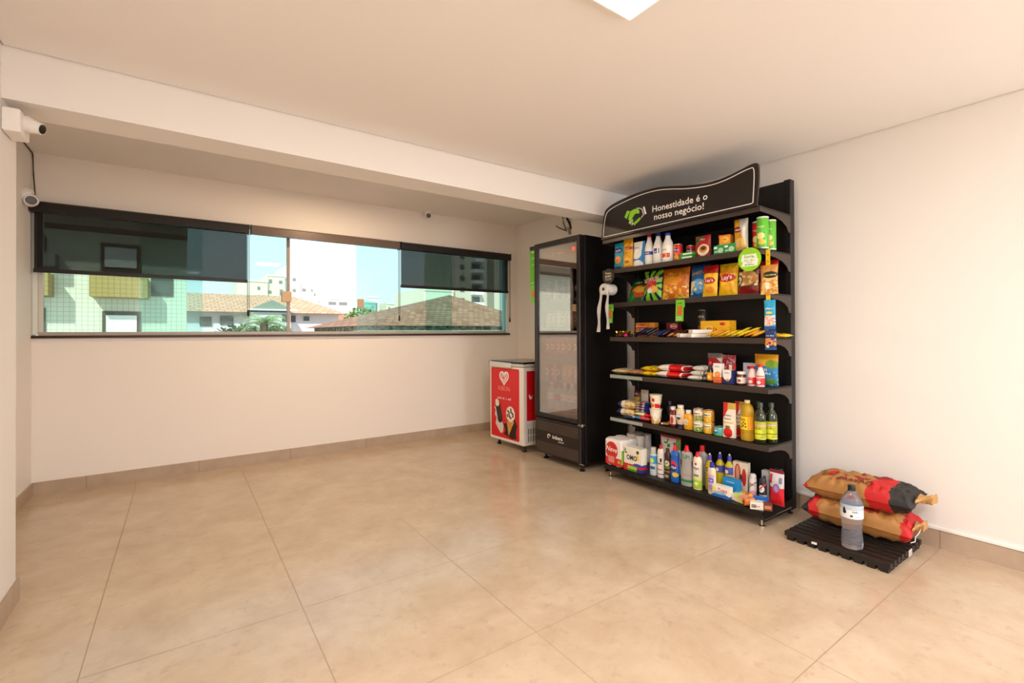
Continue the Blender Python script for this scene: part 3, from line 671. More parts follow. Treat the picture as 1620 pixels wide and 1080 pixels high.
text('Doritos', 0.034, M_WHT, t, 0.0, 0.15, fn, bold=0.02)

# ---- roll of bags on the left end of the crisp shelf
t = root('bag_roll', 'white roll of thin plastic bags hanging at the left front of the crisp shelf', 'plastic bag roll', -1.352, 0.39, 1.655)
M_PLA = mat('thin_plastic', '#c9c5c0', 0.3)
bm = B(); ring = [(0.016, -0.065), (0.046, -0.065), (0.050, -0.055), (0.050, 0.055), (0.046, 0.065), (0.016, 0.065), (0.016, -0.065)]
n = 22; rs = [[bm.verts.new((a*math.cos(2*PI*i/n), b, a*math.sin(2*PI*i/n))) for i in range(n)] for a, b in ring[:-1]]
for a, b in zip(rs, rs[1:]+rs[:1]):
    for i in range(n): bm.faces.new((a[i], a[(i+1) % n], b[(i+1) % n], b[i]))
rollo = build('roll', bm, mat('roll_white', '#d6d1cb', 0.45), t, True)
bm = B(); tube(bm, [(0, -0.075, 0), (0, 0.13, 0), (0.02, 0.13, -0.03), (0.02, 0.17, -0.06)], 0.006, 8); build('holder_rod', bm, M_BLK, t, True)
for x0, x1, l_ in ((-0.058, -0.022, -0.375), (0.020, 0.050, -0.35)):
    bm = B(); N = 14; A = []; Bv = []
    for j in range(N+1):
        f_ = j/N; zz = f_*l_; yy = -0.054+0.008*math.sin(f_*9); sh = -0.035*f_ if x0 < 0 else 0.004*f_
        A.append([bm.verts.new((x0+(x1-x0)*i/4+sh, yy+0.004*math.sin(i*2.1+j*0.8), zz)) for i in range(5)])
        Bv.append([bm.verts.new((x0+(x1-x0)*i/4+sh, yy+0.003+0.004*math.sin(i*2.1+j*0.8), zz)) for i in range(5)])
    for j in range(N):
        for i in range(4):
            bm.faces.new((A[j][i], A[j][i+1], A[j+1][i+1], A[j+1][i])); bm.faces.new((Bv[j][i], Bv[j+1][i], Bv[j+1][i+1], Bv[j][i+1]))
    build('hanging_bag_strip', bm, M_PLA, t, True)

# ---- round wobbler tags and price flags
def disc_sign(name, label, rx_, rz_, m, xl, D_, zc, rings):
    t = root(name, label, 'shelf tag', xl, D_, zc)
    bm = B(); P = [(rx_*math.cos(2*PI*i/40), rz_*math.sin(2*PI*i/40)) for i in range(40)]
    prism(bm, P, -0.0015, 0.0); build('disc', bm, m, t)
    return t
t = disc_sign('round_shelf_tag', 'round lime green tag hanging off the topmost goods shelf near its right end', 0.077, 0.077, mat('tag_green', '#8ed021', 0.4), -0.066, 0.424, 1.753, 0)
bm = B(); prism(bm, [(-0.055, -0.045), (-0.045, -0.012), (-0.058, -0.010), (-0.05, 0.034), (0.045, 0.034), (0.052, 0.0), (0.06, -0.002), (0.05, -0.045)], -0.0022, -0.0014); build('paper_patch', bm, mat('tag_paper', '#e9efd5', 0.5), t)
text('Sorria,', 0.026, K('#4f7a14'), t, -0.0, 0.010, y=-0.003, bold=0.01); text('você está', 0.014, K('#6b8a3a'), t, 0, -0.010, y=-0.003)
text('sendo', 0.014, K('#6b8a3a'), t, 0, -0.024, y=-0.003); text('filmado!', 0.014, K('#33421a'), t, 0, -0.038, y=-0.003)
text('☺', 0.02, K('#f0a020'), t, 0, 0.045, y=-0.003)
t = disc_sign('round_shelf_tag', 'round black tag with cream writing above the plastic bag roll at the left', 0.068, 0.066, mat('tag_black', '#2a211b', 0.4), -1.318, 0.424, 1.765, 0)
cr = K('#e9dfb8')
text('Posso', 0.027, cr, t, 0, 0.018, y=-0.003, bold=0.015); text('ajudar?', 0.027, cr, t, 0, -0.006, y=-0.003, bold=0.015)
text('chame a gente', 0.011, cr, t, 0, -0.022, y=-0.003); text('no aplicativo', 0.011, cr, t, 0, -0.034, y=-0.003)
for i, (x, D_, zc, lbl) in enumerate([(-1.365, 0.358, 1.44, 'green price flag with an orange square clipped under the bag roll at the left end'), (-0.664, 0.333, 1.442, 'green price flag with an orange square clipped to the middle of the crisp shelf edge')]):
    t = root('price_flag', lbl, 'price flag', x, D_, zc, rz=-0.1, group='green price flags on the shelving unit')
    bm = B(); prism(bm, [(-0.042, -0.082), (0.034, -0.082), (0.038, 0.02), (0.05, 0.03), (0.046, 0.082), (-0.036, 0.086)], -0.0012, 0); build('card', bm, mat('flag_green', '#74c62c', 0.45), t)
    bm = B(); prism(bm, [(-0.026, -0.035), (0.024, -0.035), (0.026, 0.035), (-0.022, 0.035)], -0.002, -0.0013); build('orange_square', bm, gfx('orange_square_print', '#e0501c', [('noise', (160, 0.56), '#b4a020')]), t)
    text('PREÇO', 0.017, K('#2f7a12'), t, 0, 0.052, y=-0.0025, bold=0.01); text('consulte', 0.012, K('#eaf6d8'), t, -0.004, -0.055, y=-0.0025); text('no leitor', 0.012, K('#eaf6d8'), t, -0.004, -0.07, y=-0.0025)

# ---- clip strip with hanging snacks
t = root('clip_strip', 'yellow hanging clip strip in front of the red tortilla bag, right end of the shelves', 'clip strip', 0.014, 0.345, 1.42)
bm = B(); box(bm, -0.014, 0.014, -0.0012, 0, 0, 0.395); s_ = build('strip', bm, mat('strip_yellow', '#f3c51f', 0.4), t)
bm = B()
for k in range(9): box(bm, -0.004, 0.004, -0.002, -0.0012, 0.02+k*0.042, 0.026+k*0.042)
build('hook', bm, K('#6a4a10'), s_)
def hang(lbl, w, h, T, m, xl, D_, zz, seed): return bag('snack_packet', lbl, 'snack packet', w, h, T, m, xl, D_, zz, seed=seed, wr=0.003, group='snack packets hung on the yellow strip')
t, fn = hang('amber packet of nuts hanging topmost on the yellow strip', 0.112, 0.19, 0.026, gfx('peanut_print', '#c98a3c', [('noise', (55, 0.5, 0.0, 0.11), '#e9bd76'), ('ell', (0.01, 0.125, 0.045, 0.022), '#2b2a1c'), ('rect', (-0.018, 0.006, 0.035, 0.075), '#eee3cc')]), 0.030, 0.362, 1.520, 21)
text('Mendorato', 0.015, K('#f2dc6a'), t, 0.012, 0.12, fn)
t, fn = hang('blue packet with pink picture hanging below the nuts', 0.074, 0.19, 0.02, gfx('blue_packet_print', '#2aa0c8', [('ell', (-0.005, 0.055, 0.034, 0.035), '#f0a890'), ('noise', (70, 0.55, 0.02, 0.09), '#f7dccc'), ('rect', (-0.1, 0.1, 0, 0.02), '#1d5a9a'), ('rect', (-0.02, 0.02, 0.10, 0.115), '#e6d050')]), 0.030, 0.357, 1.293, 22)
text('Nutty', 0.016, M_WHT, t, 0, 0.13, fn)
t, fn = hang('dark blue packet of orange snacks, lowest on the yellow strip', 0.074, 0.128, 0.02, gfx('darkblue_packet_print', '#1b356e', [('noise', (60, 0.46, 0.02, 0.075), '#e8913a'), ('rect', (-0.025, -0.008, 0.0, 0.03), '#e8ecf0'), ('rect', (-0.1, 0.1, 0, 0.014), '#1d5aa0')]), 0.034, 0.357, 1.160, 23)
text('Mix Nuts', 0.012, K('#f2e8d0'), t, 0, 0.088, fn)

# ---- chocolate shelf
z = ZS[4]+0.003
t = carton('chocolate_display_box', 'orange and red display box at the back left of the chocolate shelf', 'box', 0.20, 0.06, 0.125, gfx('choc_box_print', '#d9791c', [('ell', (-0.04, 0.085, 0.055, 0.028), '#c22a16'), ('rect', (0.05, 0.11, 0, 0.14), '#e4922c')]), -1.190, 0.07, z+0.014, rz=0.05)
t.location.z = z
text('Serenata', 0.026, K('#f7dca8'), t, -0.042, 0.086, y=-0.0308); text('de Amor', 0.020, K('#f7dca8'), t, -0.042, 0.066, y=-0.0308)
M_GOLD = mat('gold_foil', '#c8922a', 0.25, 0.8); M_PINK = mat('pink_foil', '#d8206a', 0.35)
M_DKC = mat('dark_candy_foil', '#4a2a20', 0.3, 0.3)
cpos = [(-1.345, 0.285), (-1.305, 0.255), (-1.300, 0.298), (-1.262, 0.230), (-1.258, 0.272), (-1.218, 0.250), (-1.235, 0.300), (-1.325, 0.215), (-1.285, 0.19), (-1.205, 0.205)]
def candy_mesh(parent, m):
    bm = B(); lathe(bm, capped([(0.008, 0.0), (0.017, 0.007), (0.018, 0.014), (0.012, 0.024), (0.005, 0.029)]), 12); build('sweet', bm, m, parent, True)
    bm = B()
    for sgn in (-1, 1):
        tube(bm, [(0, 0, 0.029), (sgn*0.006, 0, 0.036), (sgn*0.014, 0.002, 0.046)], [0.003, 0.006, 0.011], 7)
    build('wrapper_ears', bm, M_GOLD, parent, True)
for i, (x, D_) in enumerate(cpos):
    nm = ['front corner', 'second at the front', 'left of pink one', 'middle', 'behind pink one', 'far right', 'pink', 'back left', 'back middle', 'back right'][i]
    lbl = 'pink bonbon with gold twisted ears at the front left of the chocolate shelf' if i == 6 else 'dark bonbon with gold ears on the left of the chocolate shelf, ' + nm
    t = root('wrapped_bonbon', lbl, 'bonbon', x, D_, z, rz=i*0.9, group='wrapped bonbons heaped at the left of the chocolate shelf')
    candy_mesh(t, M_PINK if i == 6 else M_DKC)
def bar(label, m, xl, D_, zz, w=0.035, L=0.13, T=0.016, rz=0.0, ry=0.0, txt=None, tc='#f3ede4', seed=1, group=None, rx=-PI/2+0.42):
    """chocolate bar lying on the shelf, pointing away from the front edge"""
    t, fn = bag('chocolate_bar', label, 'chocolate bar', w, L, T, m, xl, D_, zz+T/2+0.0015, rz=rz, rx=rx, ry=ry, seed=seed, wr=0.0008, group=group)
    if txt: text(txt, w*0.55, K(tc), t, w*0.18, 0.025, lambda a, b, f=fn: f(*((lambda p, q: (-(q-0.025)+w*0.10, 0.02+(p-w*0.18)))(a, b))), align='LEFT')
    return t
M_NAVY = gfx('navy_wrap', '#1d1f4a', [('rect', (-0.012, 0.012, 0.03, 0.10), '#3a3f74')]); M_NAVY2 = gfx('black_blue_wrap', '#14131f', [('rect', (-0.008, 0.010, 0.02, 0.08), '#b8bccb')])
gp = 'dark wrapped chocolate bars left of the red box'
for i, (x, D_, zz, rz) in enumerate([(-1.150, 0.300, 0, -0.5), (-1.105, 0.305, 0, -0.5), (-1.060, 0.305, 0, -0.5), (-1.010, 0.305, 0, -0.5), (-0.955, 0.30, 0, -0.45), (-1.125, 0.300, 0.0185, -0.5), (-1.075, 0.305, 0.0185, -0.5), (-1.025, 0.305, 0.0185, -0.5), (-0.905, 0.305, 0, -0.4), (-0.86, 0.305, 0, -0.4)]):
    nm = ['leftmost of the bottom layer', 'second from left in the bottom layer', 'third from left in the bottom layer', 'fourth from left in the bottom layer', 'fifth from left in the bottom layer', 'leftmost of the upper layer', 'middle of the upper layer', 'rightmost of the upper layer', 'in front of the red box, left one', 'in front of the red box, right one'][i]
    bar('dark blue wrapped chocolate bar, '+nm, [M_NAVY, M_NAVY2][i % 2], x, D_, z+zz, rz=rz, w=0.042, seed=30+i, txt='BIS' if i % 2 else 'Lacta', tc='#c8cfe4', group=gp)
t = carton('chocolate_display_box', 'dark red chocolate box standing behind the dark bars under the green price flag', 'box', 0.115, 0.05, 0.12, gfx('kitkat_print', '#7c1018', [('ell', (0.015, 0.09, 0.034, 0.02), '#e9dcd4'), ('ell', (0.015, 0.09, 0.031, 0.017), '#a8121c')]), -0.915, 0.06, z, rz=0.0)
text('KitKat', 0.022, M_WHT, t, 0.015, 0.083, y=-0.0258, bold=0.015)
gp = 'yellow and brown bars between the red box and the white boxes'
for i, (x, D_) in enumerate([(-0.800, 0.295), (-0.752, 0.285), (-0.720, 0.225)]):
    bar(['brown and yellow bar just right of the dark bars', 'brown and yellow bar touching the white boxes', 'brown and yellow bar behind the white boxes'][i], gfx('crunch_wrap%d' % i, '#d9962a', [('rect', (-0.03, 0.03, 0.045, 0.11), '#5a3420'), ('rect', (-0.012, 0.012, 0.01, 0.04), '#f6e6b8')]), x, D_, z, rz=-0.6, w=0.044, L=0.12, seed=45+i, group=gp)
M_WBX = gfx('white_choc_print', '#ece2d6', [('rect', (-0.022, 0.022, -0.09, 0.0), '#6a4a38')])
for i, (x, D_, dz, h_) in enumerate([(-0.655, 0.245, 0, 0.03), (-0.555, 0.250, 0, 0.03), (-0.545, 0.250, 0.031, 0.028)]):
    t = root('chocolate_case', ['white flat chocolate case at the left of the pile beside the yellow box', 'white flat chocolate case at the bottom right of the pile beside the yellow box', 'white flat chocolate case lying on top of the pile'][i], 'box', x, D_, z+dz, rz=-0.55, group='white chocolate cases on the chocolate shelf')
    bm = B(); box(bm, -0.036, 0.036, -0.075, 0.075, 0, h_); build('case', bm, mat('case_white', '#ebe0d4', 0.45), t, bev=0.002)
    bm = B()
    for a in (-0.05, 0.0, 0.05): box(bm, -0.024, 0.024, a-0.014, a+0.014, h_, h_+0.0012)
    build('window_patch', bm, K('#6b4a36'), t)
t = can('chocolate_tin', 'dark brown round tin with pale writing at the back of the chocolate shelf', 'tin', 0.035, 0.215, gfx('brown_tin_print', '#3a2419', [('rect', (-1, 1, 0.05, 0.09), '#7a4f2c'), ('noise', (90, 0.6, 0.05, 0.09), '#c08a4c')]), -0.648, 0.06, z)
text('LAKA', 0.026, K('#e6ddd0'), t, 0, 0.155, cyl(0.035, off=0.001))
t = root('chocolate_display_box', 'yellow open display box at the back, middle of the chocolate shelf', 'box', -0.470, 0.13, z+0.001, rz=0.06)
bm = B(); box(bm, -0.115, 0.115, -0.05, 0.05, 0.0, 0.125); build('carton', bm, gfx('yellow_box_print', '#f2b41a', [('ell', (0.06, 0.10, 0.022, 0.012), '#cc2a18'), ('ell', (-0.05, 0.06, 0.04, 0.03), '#f8d040'), ('noise', (30, 0.62), '#e8951c')]), t, bev=0.001)
text('BATON', 0.03, K('#c8281a'), t, -0.02, 0.055, y=-0.0508, bold=0.02)
gp = 'yellow wrapped bars on the right half of the chocolate shelf'
yb = [(-0.470, 0.30, 0, -0.9), (-0.425, 0.285, 0, -0.9), (-0.375, 0.300, 0, -0.8), (-0.325, 0.29, 0, -0.95), (-0.275, 0.300, 0, -0.9), (-0.225, 0.295, 0, -0.8), (-0.170, 0.300, 0, -0.9), (-0.120, 0.300, 0, -0.85), (-0.345, 0.235, 0.0, -0.9), (-0.285, 0.215, 0.0, -0.8), (-0.225, 0.21, 0.0, -0.9), (-0.165, 0.215, 0.0, -0.9), (-0.250, 0.26, 0.019, -0.7), (-0.190, 0.255, 0.019, -1.0)]
for i, (x, D_, dz, rz) in enumerate(yb):
    c1 = ['#f3b420', '#eea31c', '#f6c63a', '#f3c61c', '#e9dc28', '#f4d020', '#f2a51c', '#f0b024'][i % 8]
    bar('yellow wrapped bar, %s' % ['front row, leftmost, touching the white case', 'front row, second from the left', 'front row, third from the left', 'front row, fourth from the left', 'front row, fifth from the left', 'front row, sixth from the left', 'front row, seventh from the left', 'front row, rightmost beside the hanging strip', 'back row, leftmost beside the yellow box', 'back row, second from the left', 'back row, third from the left', 'back row, rightmost', 'upper layer, left one', 'upper layer, right one'][i],
        gfx('yellow_wrap%d' % (i % 4)+c1, c1, [('rect', (-0.010, 0.012, 0.02, 0.07), '#f9e9b0' if i % 2 else '#a8521a'), ('noise', (60, 0.66), '#e07a1c')]), x, D_, z+dz, rz=rz, w=0.045, L=0.105, T=0.018, seed=60+i, group=gp)
t = root('foil_stick', 'small silver wrapped stick lying behind the yellow bars', 'sweet', -0.345, 0.14, z+0.0085, rz=0.4)
bm = B(); tube(bm, [(-0.035, 0, 0), (0.035, 0, 0)], 0.008, 10); build('tube', bm, mat('silver_foil', '#cfcac6', 0.3, 0.6), t, True)
bm = B(); tube(bm, [(0.0351, 0, 0), (0.041, 0, 0)], 0.006, 8); build('twist', bm, K('#e8e2da'), t, True)
t, fn = bag('snack_packet', 'yellow packet lying at the far right end of the chocolate shelf behind the hanging packets', 'snack packet', 0.10, 0.14, 0.025, gfx('yellow_pack', '#efd02c', [('ell', (0, 0.07, 0.03, 0.03), '#e2902a')]), -0.06, 0.165, z+0.015, rx=-PI/2, rz=-0.5, seed=75)
#@@
# ---- staples shelf (fourth goods shelf)
z = ZS[5]+0.003
def flat(name, label, cat, w, L, T, m, xl, D_, zz, rz=0.0, seed=1, group=None, wr=0.0015, tilt=0.0):
    """packet lying down: its width runs along the shelf"""
    return bag(name, label, cat, w, L, T, m, xl, D_, zz+T/2+0.0008, rz=rz, rx=-PI/2+tilt, seed=seed, wr=wr, group=group, mode='fat')
t, fn = flat('rice_packet', 'beige packet of grain lying at the far left end of the staples shelf', 'food packet', 0.165, 0.20, 0.045, gfx('grain_print', '#c9b283', [('noise', (60, 0.5), '#dccb9e'), ('ell', (0, 0.06, 0.05, 0.03), '#d89a48'), ('rect', (-0.1, 0.1, 0.14, 0.2), '#6f8796')]), -1.325, 0.30, z, rz=0.04, seed=81)
t, fn = flat('bean_packet', 'reddish brown packet of beans lying between the beige and the yellow packets', 'food packet', 0.155, 0.19, 0.045, gfx('bean_print', '#a5714c', [('noise', (110, 0.52), '#c79a72'), ('rect', (-0.1, 0.1, 0.15, 0.19), '#5a3c2c')]), -1.162, 0.29, z, rz=-0.02, seed=82)
my = gfx('pasta_print', '#f0c818', [('noise', (45, 0.56), '#b8901c'), ('rect', (-0.03, 0.03, 0.06, 0.12), '#f8ea90')])
flat('pasta_packet', 'yellow packet lying at the bottom of the pair left of the red sugar packs', 'food packet', 0.16, 0.19, 0.040, my, -1.012, 0.285, z, seed=83, group='yellow packets')
flat('pasta_packet', 'yellow packet lying on top of the pair left of the red sugar packs', 'food packet', 0.16, 0.19, 0.040, my, -1.016, 0.275, z+0.0425, rz=0.03, seed=84, group='yellow packets')
mr = gfx('sugar_print', '#d8181c', [('rect', (-0.2, -0.02, -0.1, 0.3), '#f2e6da'), ('diag', (1, 0, 0.10, 0.118), '#f2e6da')])
for i in range(2):
    t, fn = flat('sugar_pack', ['red and white sugar pack lying beneath the other on the staples shelf', 'red and white sugar pack lying on top of the other on the staples shelf'][i], 'sugar pack', 0.275, 0.16, 0.052, mr, -0.815+0.012*i, 0.275-0.01*i, z+0.054*i, rz=-0.03*i, seed=85+i, group='red and white sugar packs')
    text('UNIÃO', 0.036, M_WHT, t, 0.05, 0.06, fn, bold=0.02)
mw = gfx('flour_print', '#e6ded4', [('noise', (40, 0.62), '#b9b0a8'), ('diag', (1, 0.5, 0.06, 0.07), '#55504c')])
for i in range(3):
    flat('flour_bag', 'white flour bag lying right of the red sugar packs, '+['bottom of the pile', 'middle of the pile', 'top of the pile, set back'][i], 'flour bag', 0.135, 0.15, 0.036, mw, [-0.575, -0.565, -0.545][i], [0.28, 0.27, 0.25][i], z+0.037*i, rz=[0.1, -0.1, 0.2][i], seed=90+i, group='white flour bags')
bottle('sauce_bottle', 'small dark sauce bottle with an orange label, between the flour bags and the orange carton', 'bottle', [(0.95, 0), (1, 0.03), (1, 0.55), (0.6, 0.68), (0.42, 0.72), (0.40, 0.86)], 0.024, 0.150, mat('soy_brown', '#20120c', 0.15, coat=0.6), M_RC, -0.452, 0.265, z, capf=0.86, capr=0.5, lab=(0.10, 0.48, gfx('soy_label', '#e8931c', [('ell', (0, 0.04, 0.012, 0.012), '#f6d35a')])))
t, fn = bag('snack_packet', 'red and white packet standing high behind the flour bags', 'food packet', 0.125, 0.205, 0.04, gfx('redwhite_print', '#e8dfd8', [('diag', (1, 1, 0.06, 0.19), '#c8182a'), ('rect', (-0.1, 0.1, 0.17, 0.3), '#8d8480')]), -0.530, 0.075, z, seed=93)
t, fn = bag('snack_packet', 'pink speckled packet standing behind the orange carton', 'food packet', 0.11, 0.195, 0.04, gfx('pink_print', '#b8384a', [('noise', (70, 0.52), '#e0a0a4'), ('rect', (-0.05, -0.01, 0.12, 0.17), '#c8182a')]), -0.415, 0.075, z, seed=94)
t = carton('cream_carton', 'tall orange and white cream carton with a bun picture on the staples shelf', 'carton', 0.062, 0.045, 0.142, gfx('carton_orange', '#e0602a', [('rect', (-0.04, 0.04, 0.045, 0.15), '#f2ece4'), ('ell', (0.002, 0.062, 0.023, 0.021), '#e8903c'), ('ell', (0.002, 0.064, 0.010, 0.009), '#f2b45a')]), -0.385, 0.265, z, rz=0.05)
text('Italac', 0.018, K('#1c2233'), t, 0, 0.115, y=-0.0232); text('creme de leite', 0.007, M_WHT, t, 0, 0.028, y=-0.0232)
t = carton('cream_carton', 'short white and navy cream carton with a shield shape, right of the orange carton', 'carton', 0.074, 0.05, 0.100, gfx('carton_navy', '#232c66', [('ell', (-0.004, 0.062, 0.033, 0.036), '#f2ece4'), ('rect', (-0.037, 0.029, 0.07, 0.12), '#f2ece4'), ('ell', (0.0, 0.028, 0.014, 0.008), '#c9975a')]), -0.296, 0.275, z, rz=-0.05)
text('Italac', 0.019, K('#1c2233'), t, -0.004, 0.074, y=-0.0257)
carton('cream_carton', 'small red and white carton behind the navy carton', 'carton', 0.05, 0.04, 0.130, gfx('carton_red', '#c22a24', [('rect', (-0.006, 0.016, 0.09, 0.14), '#ece0d0')]), -0.335, 0.185, z)
t = bottle('jam_jar', 'squat glass jar with a white lid, just left of the two pink bottles', 'jar', [(0.93, 0), (1, 0.03), (1, 0.76), (0.88, 0.82)], 0.031, 0.093, mat('jam_brown', '#5a2a14', 0.12, coat=0.5), M_WP, -0.220, 0.255, z, capf=0.80, capr=0.94, lab=(0.12, 0.58, gfx('jam_label', '#eadfce', [('ell', (0, 0.03, 0.012, 0.01), '#c23a30')])))
t = carton('biscuit_box', 'white and red flat box raised on its long side behind the jar', 'box', 0.118, 0.035, 0.145, gfx('flatbox_print', '#cfd0da', [('rect', (-0.03, 0.06, 0.10, 0.122), '#b8283c')]), -0.232, 0.085, z)
for i, (x, D_, r, h) in enumerate([(-0.140, 0.262, 0.026, 0.135), (-0.078, 0.272, 0.027, 0.150)]):
    t = bottle('yogurt_bottle', ['pink drinking yogurt bottle with a red cap, left of the pair on the staples shelf', 'pink drinking yogurt bottle with a red cap, right of the pair on the staples shelf'][i], 'yogurt bottle', MILK, r, h, mat('pink_plastic', '#ecd3cb', 0.35), M_RC, x, D_, z, lab=(0.08, 0.50, gfx('pinklabel', '#d8282c', [('ell', (0, 0.03, 0.014, 0.012), '#f2dcd0'), ('rect', (-1, 1, 0.06, 0.068), '#f2dcd0')])), capf=0.88, capr=0.52, group='pink yogurt bottles')
    text('Danone', 0.010, M_WHT, t, 0, 0.05, cyl(r, off=0.0014))
t, fn = bag('snack_pouch', 'big yellow and blue snack pouch leaning at the right end of the staples shelf', 'snack pouch', 0.172, 0.215, 0.05, gfx('bigpouch_print', '#2f7fb4', [('rect', (-0.1, 0.1, 0.135, 0.25), '#e0a021'), ('ell', (0.045, 0.15, 0.04, 0.03), '#6f9a2c'), ('noise', (38, 0.6, 0.0, 0.1), '#7cc0d8'), ('ell', (0.03, 0.03, 0.05, 0.02), '#5f9a48')], wob=0.02), -0.092, 0.16, z, seed=95, rz=-0.1)
text('Aveia', 0.028, M_WHT, t, -0.01, 0.10, fn, bold=0.02); text('em flocos', 0.022, M_WHT, t, -0.01, 0.078, fn); text('OFF', 0.02, K('#d83a1c'), t, -0.055, 0.135, fn, bold=0.02)

# ---- sauces, cans and oils shelf (fifth goods shelf)
z = ZS[6]+0.003
def bread(lbl, xl, D_, zz, seed, rz=0.0):
    t, fn = flat('bread_pack', lbl, 'bread pack', 0.21, 0.13, 0.068, gfx('bread_print', '#c9a05a', [('noise', (40, 0.52), '#e6cf98'), ('rect', (-0.2, -0.055, -0.1, 0.2), '#2c2c5c'), ('rect', (-0.055, -0.015, -0.1, 0.2), '#efe3cc')]), xl, D_, zz, rz=rz, seed=seed, group='bread packs at the left of the sauce shelf')
    return t
bread('bread pack with a dark blue end, lower of two left on the sauce shelf', -1.300, 0.240, z, 101)
bread('bread pack with a dark blue end, upper of two left on the sauce shelf', -1.292, 0.240, z+0.070, 102, 0.02)
t, fn = bag('noodle_packet', 'tall whitish packet standing behind the bread packs', 'food packet', 0.085, 0.235, 0.045, gfx('white_tall', '#d6cabb', [('noise', (50, 0.6), '#b9a98e')]), -1.215, 0.075, z, seed=103)
t, fn = bag('noodle_packet', 'dark red packet standing behind the bread packs, left of the tall whitish one', 'food packet', 0.07, 0.215, 0.04, gfx('darkred_tall', '#5a1420', [('ell', (0, 0.19, 0.02, 0.008), '#b0808c'), ('rect', (-0.1, 0.1, 0.13, 0.165), '#b09a30')]), -1.300, 0.075, z, seed=104)
flat('cookie_packet', 'small navy and cream packet lying in front of the bread packs', 'food packet', 0.10, 0.07, 0.026, gfx('navycream_print', '#2c3a66', [('rect', (-0.02, 0.05, 0.02, 0.06), '#ead9c2')]), -1.222, 0.300, z, seed=105)
ck = [('light blue and red flat cookie packet at the very bottom of the stack', '#2f8fd0', [('rect', (-0.03, 0.1, 0.0, 0.03), '#d84048'), ('rect', (-0.02, 0.05, 0.04, 0.08), '#e8f0f4')], 0.032),
      ('white packet with a red end, second from the bottom of the cookie stack', '#efe6c8', [('rect', (0.02, 0.1, -0.1, 0.2), '#d0202a'), ('rect', (-0.06, -0.01, 0.0, 0.1), '#e8dc7c')], 0.032)]
zz = z
for i, (lb_, c1, ly, T_) in enumerate(ck):
    flat('cookie_packet', lb_, 'cookie packet', 0.165, 0.10, T_, gfx('cookie%d' % i, c1, ly), -1.085, 0.272, zz, rz=0.03*i, seed=106+i); zz += T_+0.001
for i in range(4):
    flat('cookie_packet', 'dark blue and cream cookie packet stacked left of the cups, '+['lowest blue one', 'second blue from below', 'third blue from below', 'topmost blue one'][i], 'cookie packet', 0.150, 0.10, 0.021, gfx('cookieblue%d' % (i % 2), '#1c2f86', [('rect', (-0.1, 0.015, -0.1, 0.2), '#c9b8a6' if i % 2 else '#d6c8c0'), ('rect', (-0.04, -0.01, 0.0, 0.1), '#a83a3a' if i % 2 else '#3a4aa0')]), -1.090+0.004*i, 0.268, zz, rz=-0.03*(i % 2), seed=110+i, group='dark blue cookie packets in the stack'); zz += 0.0218
# cup noodles stacked two high
def cup(lbl, zz, c1, ly, nm):
    t = root('noodle_cup', lbl, 'cup', -0.948, 0.262, zz, rz=-0.05, group='noodle cups')
    bm = B(); lathe(bm, capped([(0.036, 0), (0.037, 0.003), (0.050, 0.112), (0.052, 0.114), (0.052, 0.117)]), 24); build('cup', bm, gfx(nm, c1, ly), t, True)
    bm = B(); lathe(bm, capped([(0.0525, 0.1171), (0.0525, 0.1182), (0.030, 0.1185)]), 24); build('foil_lid', bm, mat('cup_foil', '#e7dccb', 0.3), t, True)
    return t
t = cup('lower one of two stacked noodle cups, orange and white with a noodle picture', z, '#f3e6d0', [('ell', (-0.015, 0.03, 0.03, 0.028), '#e8961c'), ('ell', (0.02, 0.06, 0.018, 0.035), '#f8f2e6'), ('noise', (50, 0.58, 0.0, 0.06), '#f0b43a')], 'cup1')
t = cup('upper one of two stacked noodle cups, cream with a red badge', z+0.1195, '#f1e2c6', [('rect', (-0.004, 0.02, 0.062, 0.088), '#b3202a'), ('ell', (-0.015, 0.03, 0.032, 0.018), '#e87f2a'), ('rect', (0.018, 0.04, 0.01, 0.045), '#d0202a')], 'cup2')
text('Cup', 0.026, K('#d8505a'), t, -0.022, 0.086, cyl(0.048, off=0.0035))
flat('wafer_packet', 'flat orange brown wafer packet lying in front of the noodle cups, left one', 'food packet', 0.085, 0.055, 0.018, gfx('wafer1', '#2a1c14', [('rect', (-0.015, 0.0, 0.0, 0.05), '#f0e6d8'), ('rect', (0.004, 0.05, 0.0, 0.06), '#b8793a')]), -0.860, 0.293, z, seed=120, group='flat wafer packets')
flat('wafer_packet', 'flat golden wafer packet lying behind the dark one, right of the noodle cups', 'food packet', 0.085, 0.06, 0.02, gfx('wafer2', '#c8893a', [('noise', (60, 0.6), '#e8c07a')]), -0.842, 0.205, z, seed=121, group='flat wafer packets')
bottle('vinegar_bottle', 'dark purple bottle standing behind, between the noodle cups and the yellow pot', 'bottle', SQ, 0.026, 0.175, mat('dark_grape', '#26141a', 0.2, coat=0.4), K('#4a3a5a'), -0.905, 0.135, z, capf=0.86, capr=0.5)
bottle('seasoning_pot', 'small yellow pot with a pale lid, just left of the ketchup', 'pot', [(0.9, 0), (1, 0.05), (1, 0.7), (0.8, 0.8)], 0.021, 0.118, mat('pot_yellow', '#e0a92c', 0.4), mat('pot_lid', '#ecd7b8', 0.4), -0.862, 0.14, z, capf=0.8, capr=0.95, lab=(0.2, 0.6, K('#f0c23a')))
SQZ = [(0.82, 0), (0.86, 0.03), (1, 0.45), (1, 0.62), (0.85, 0.76), (0.62, 0.82), (0.60, 0.86)]
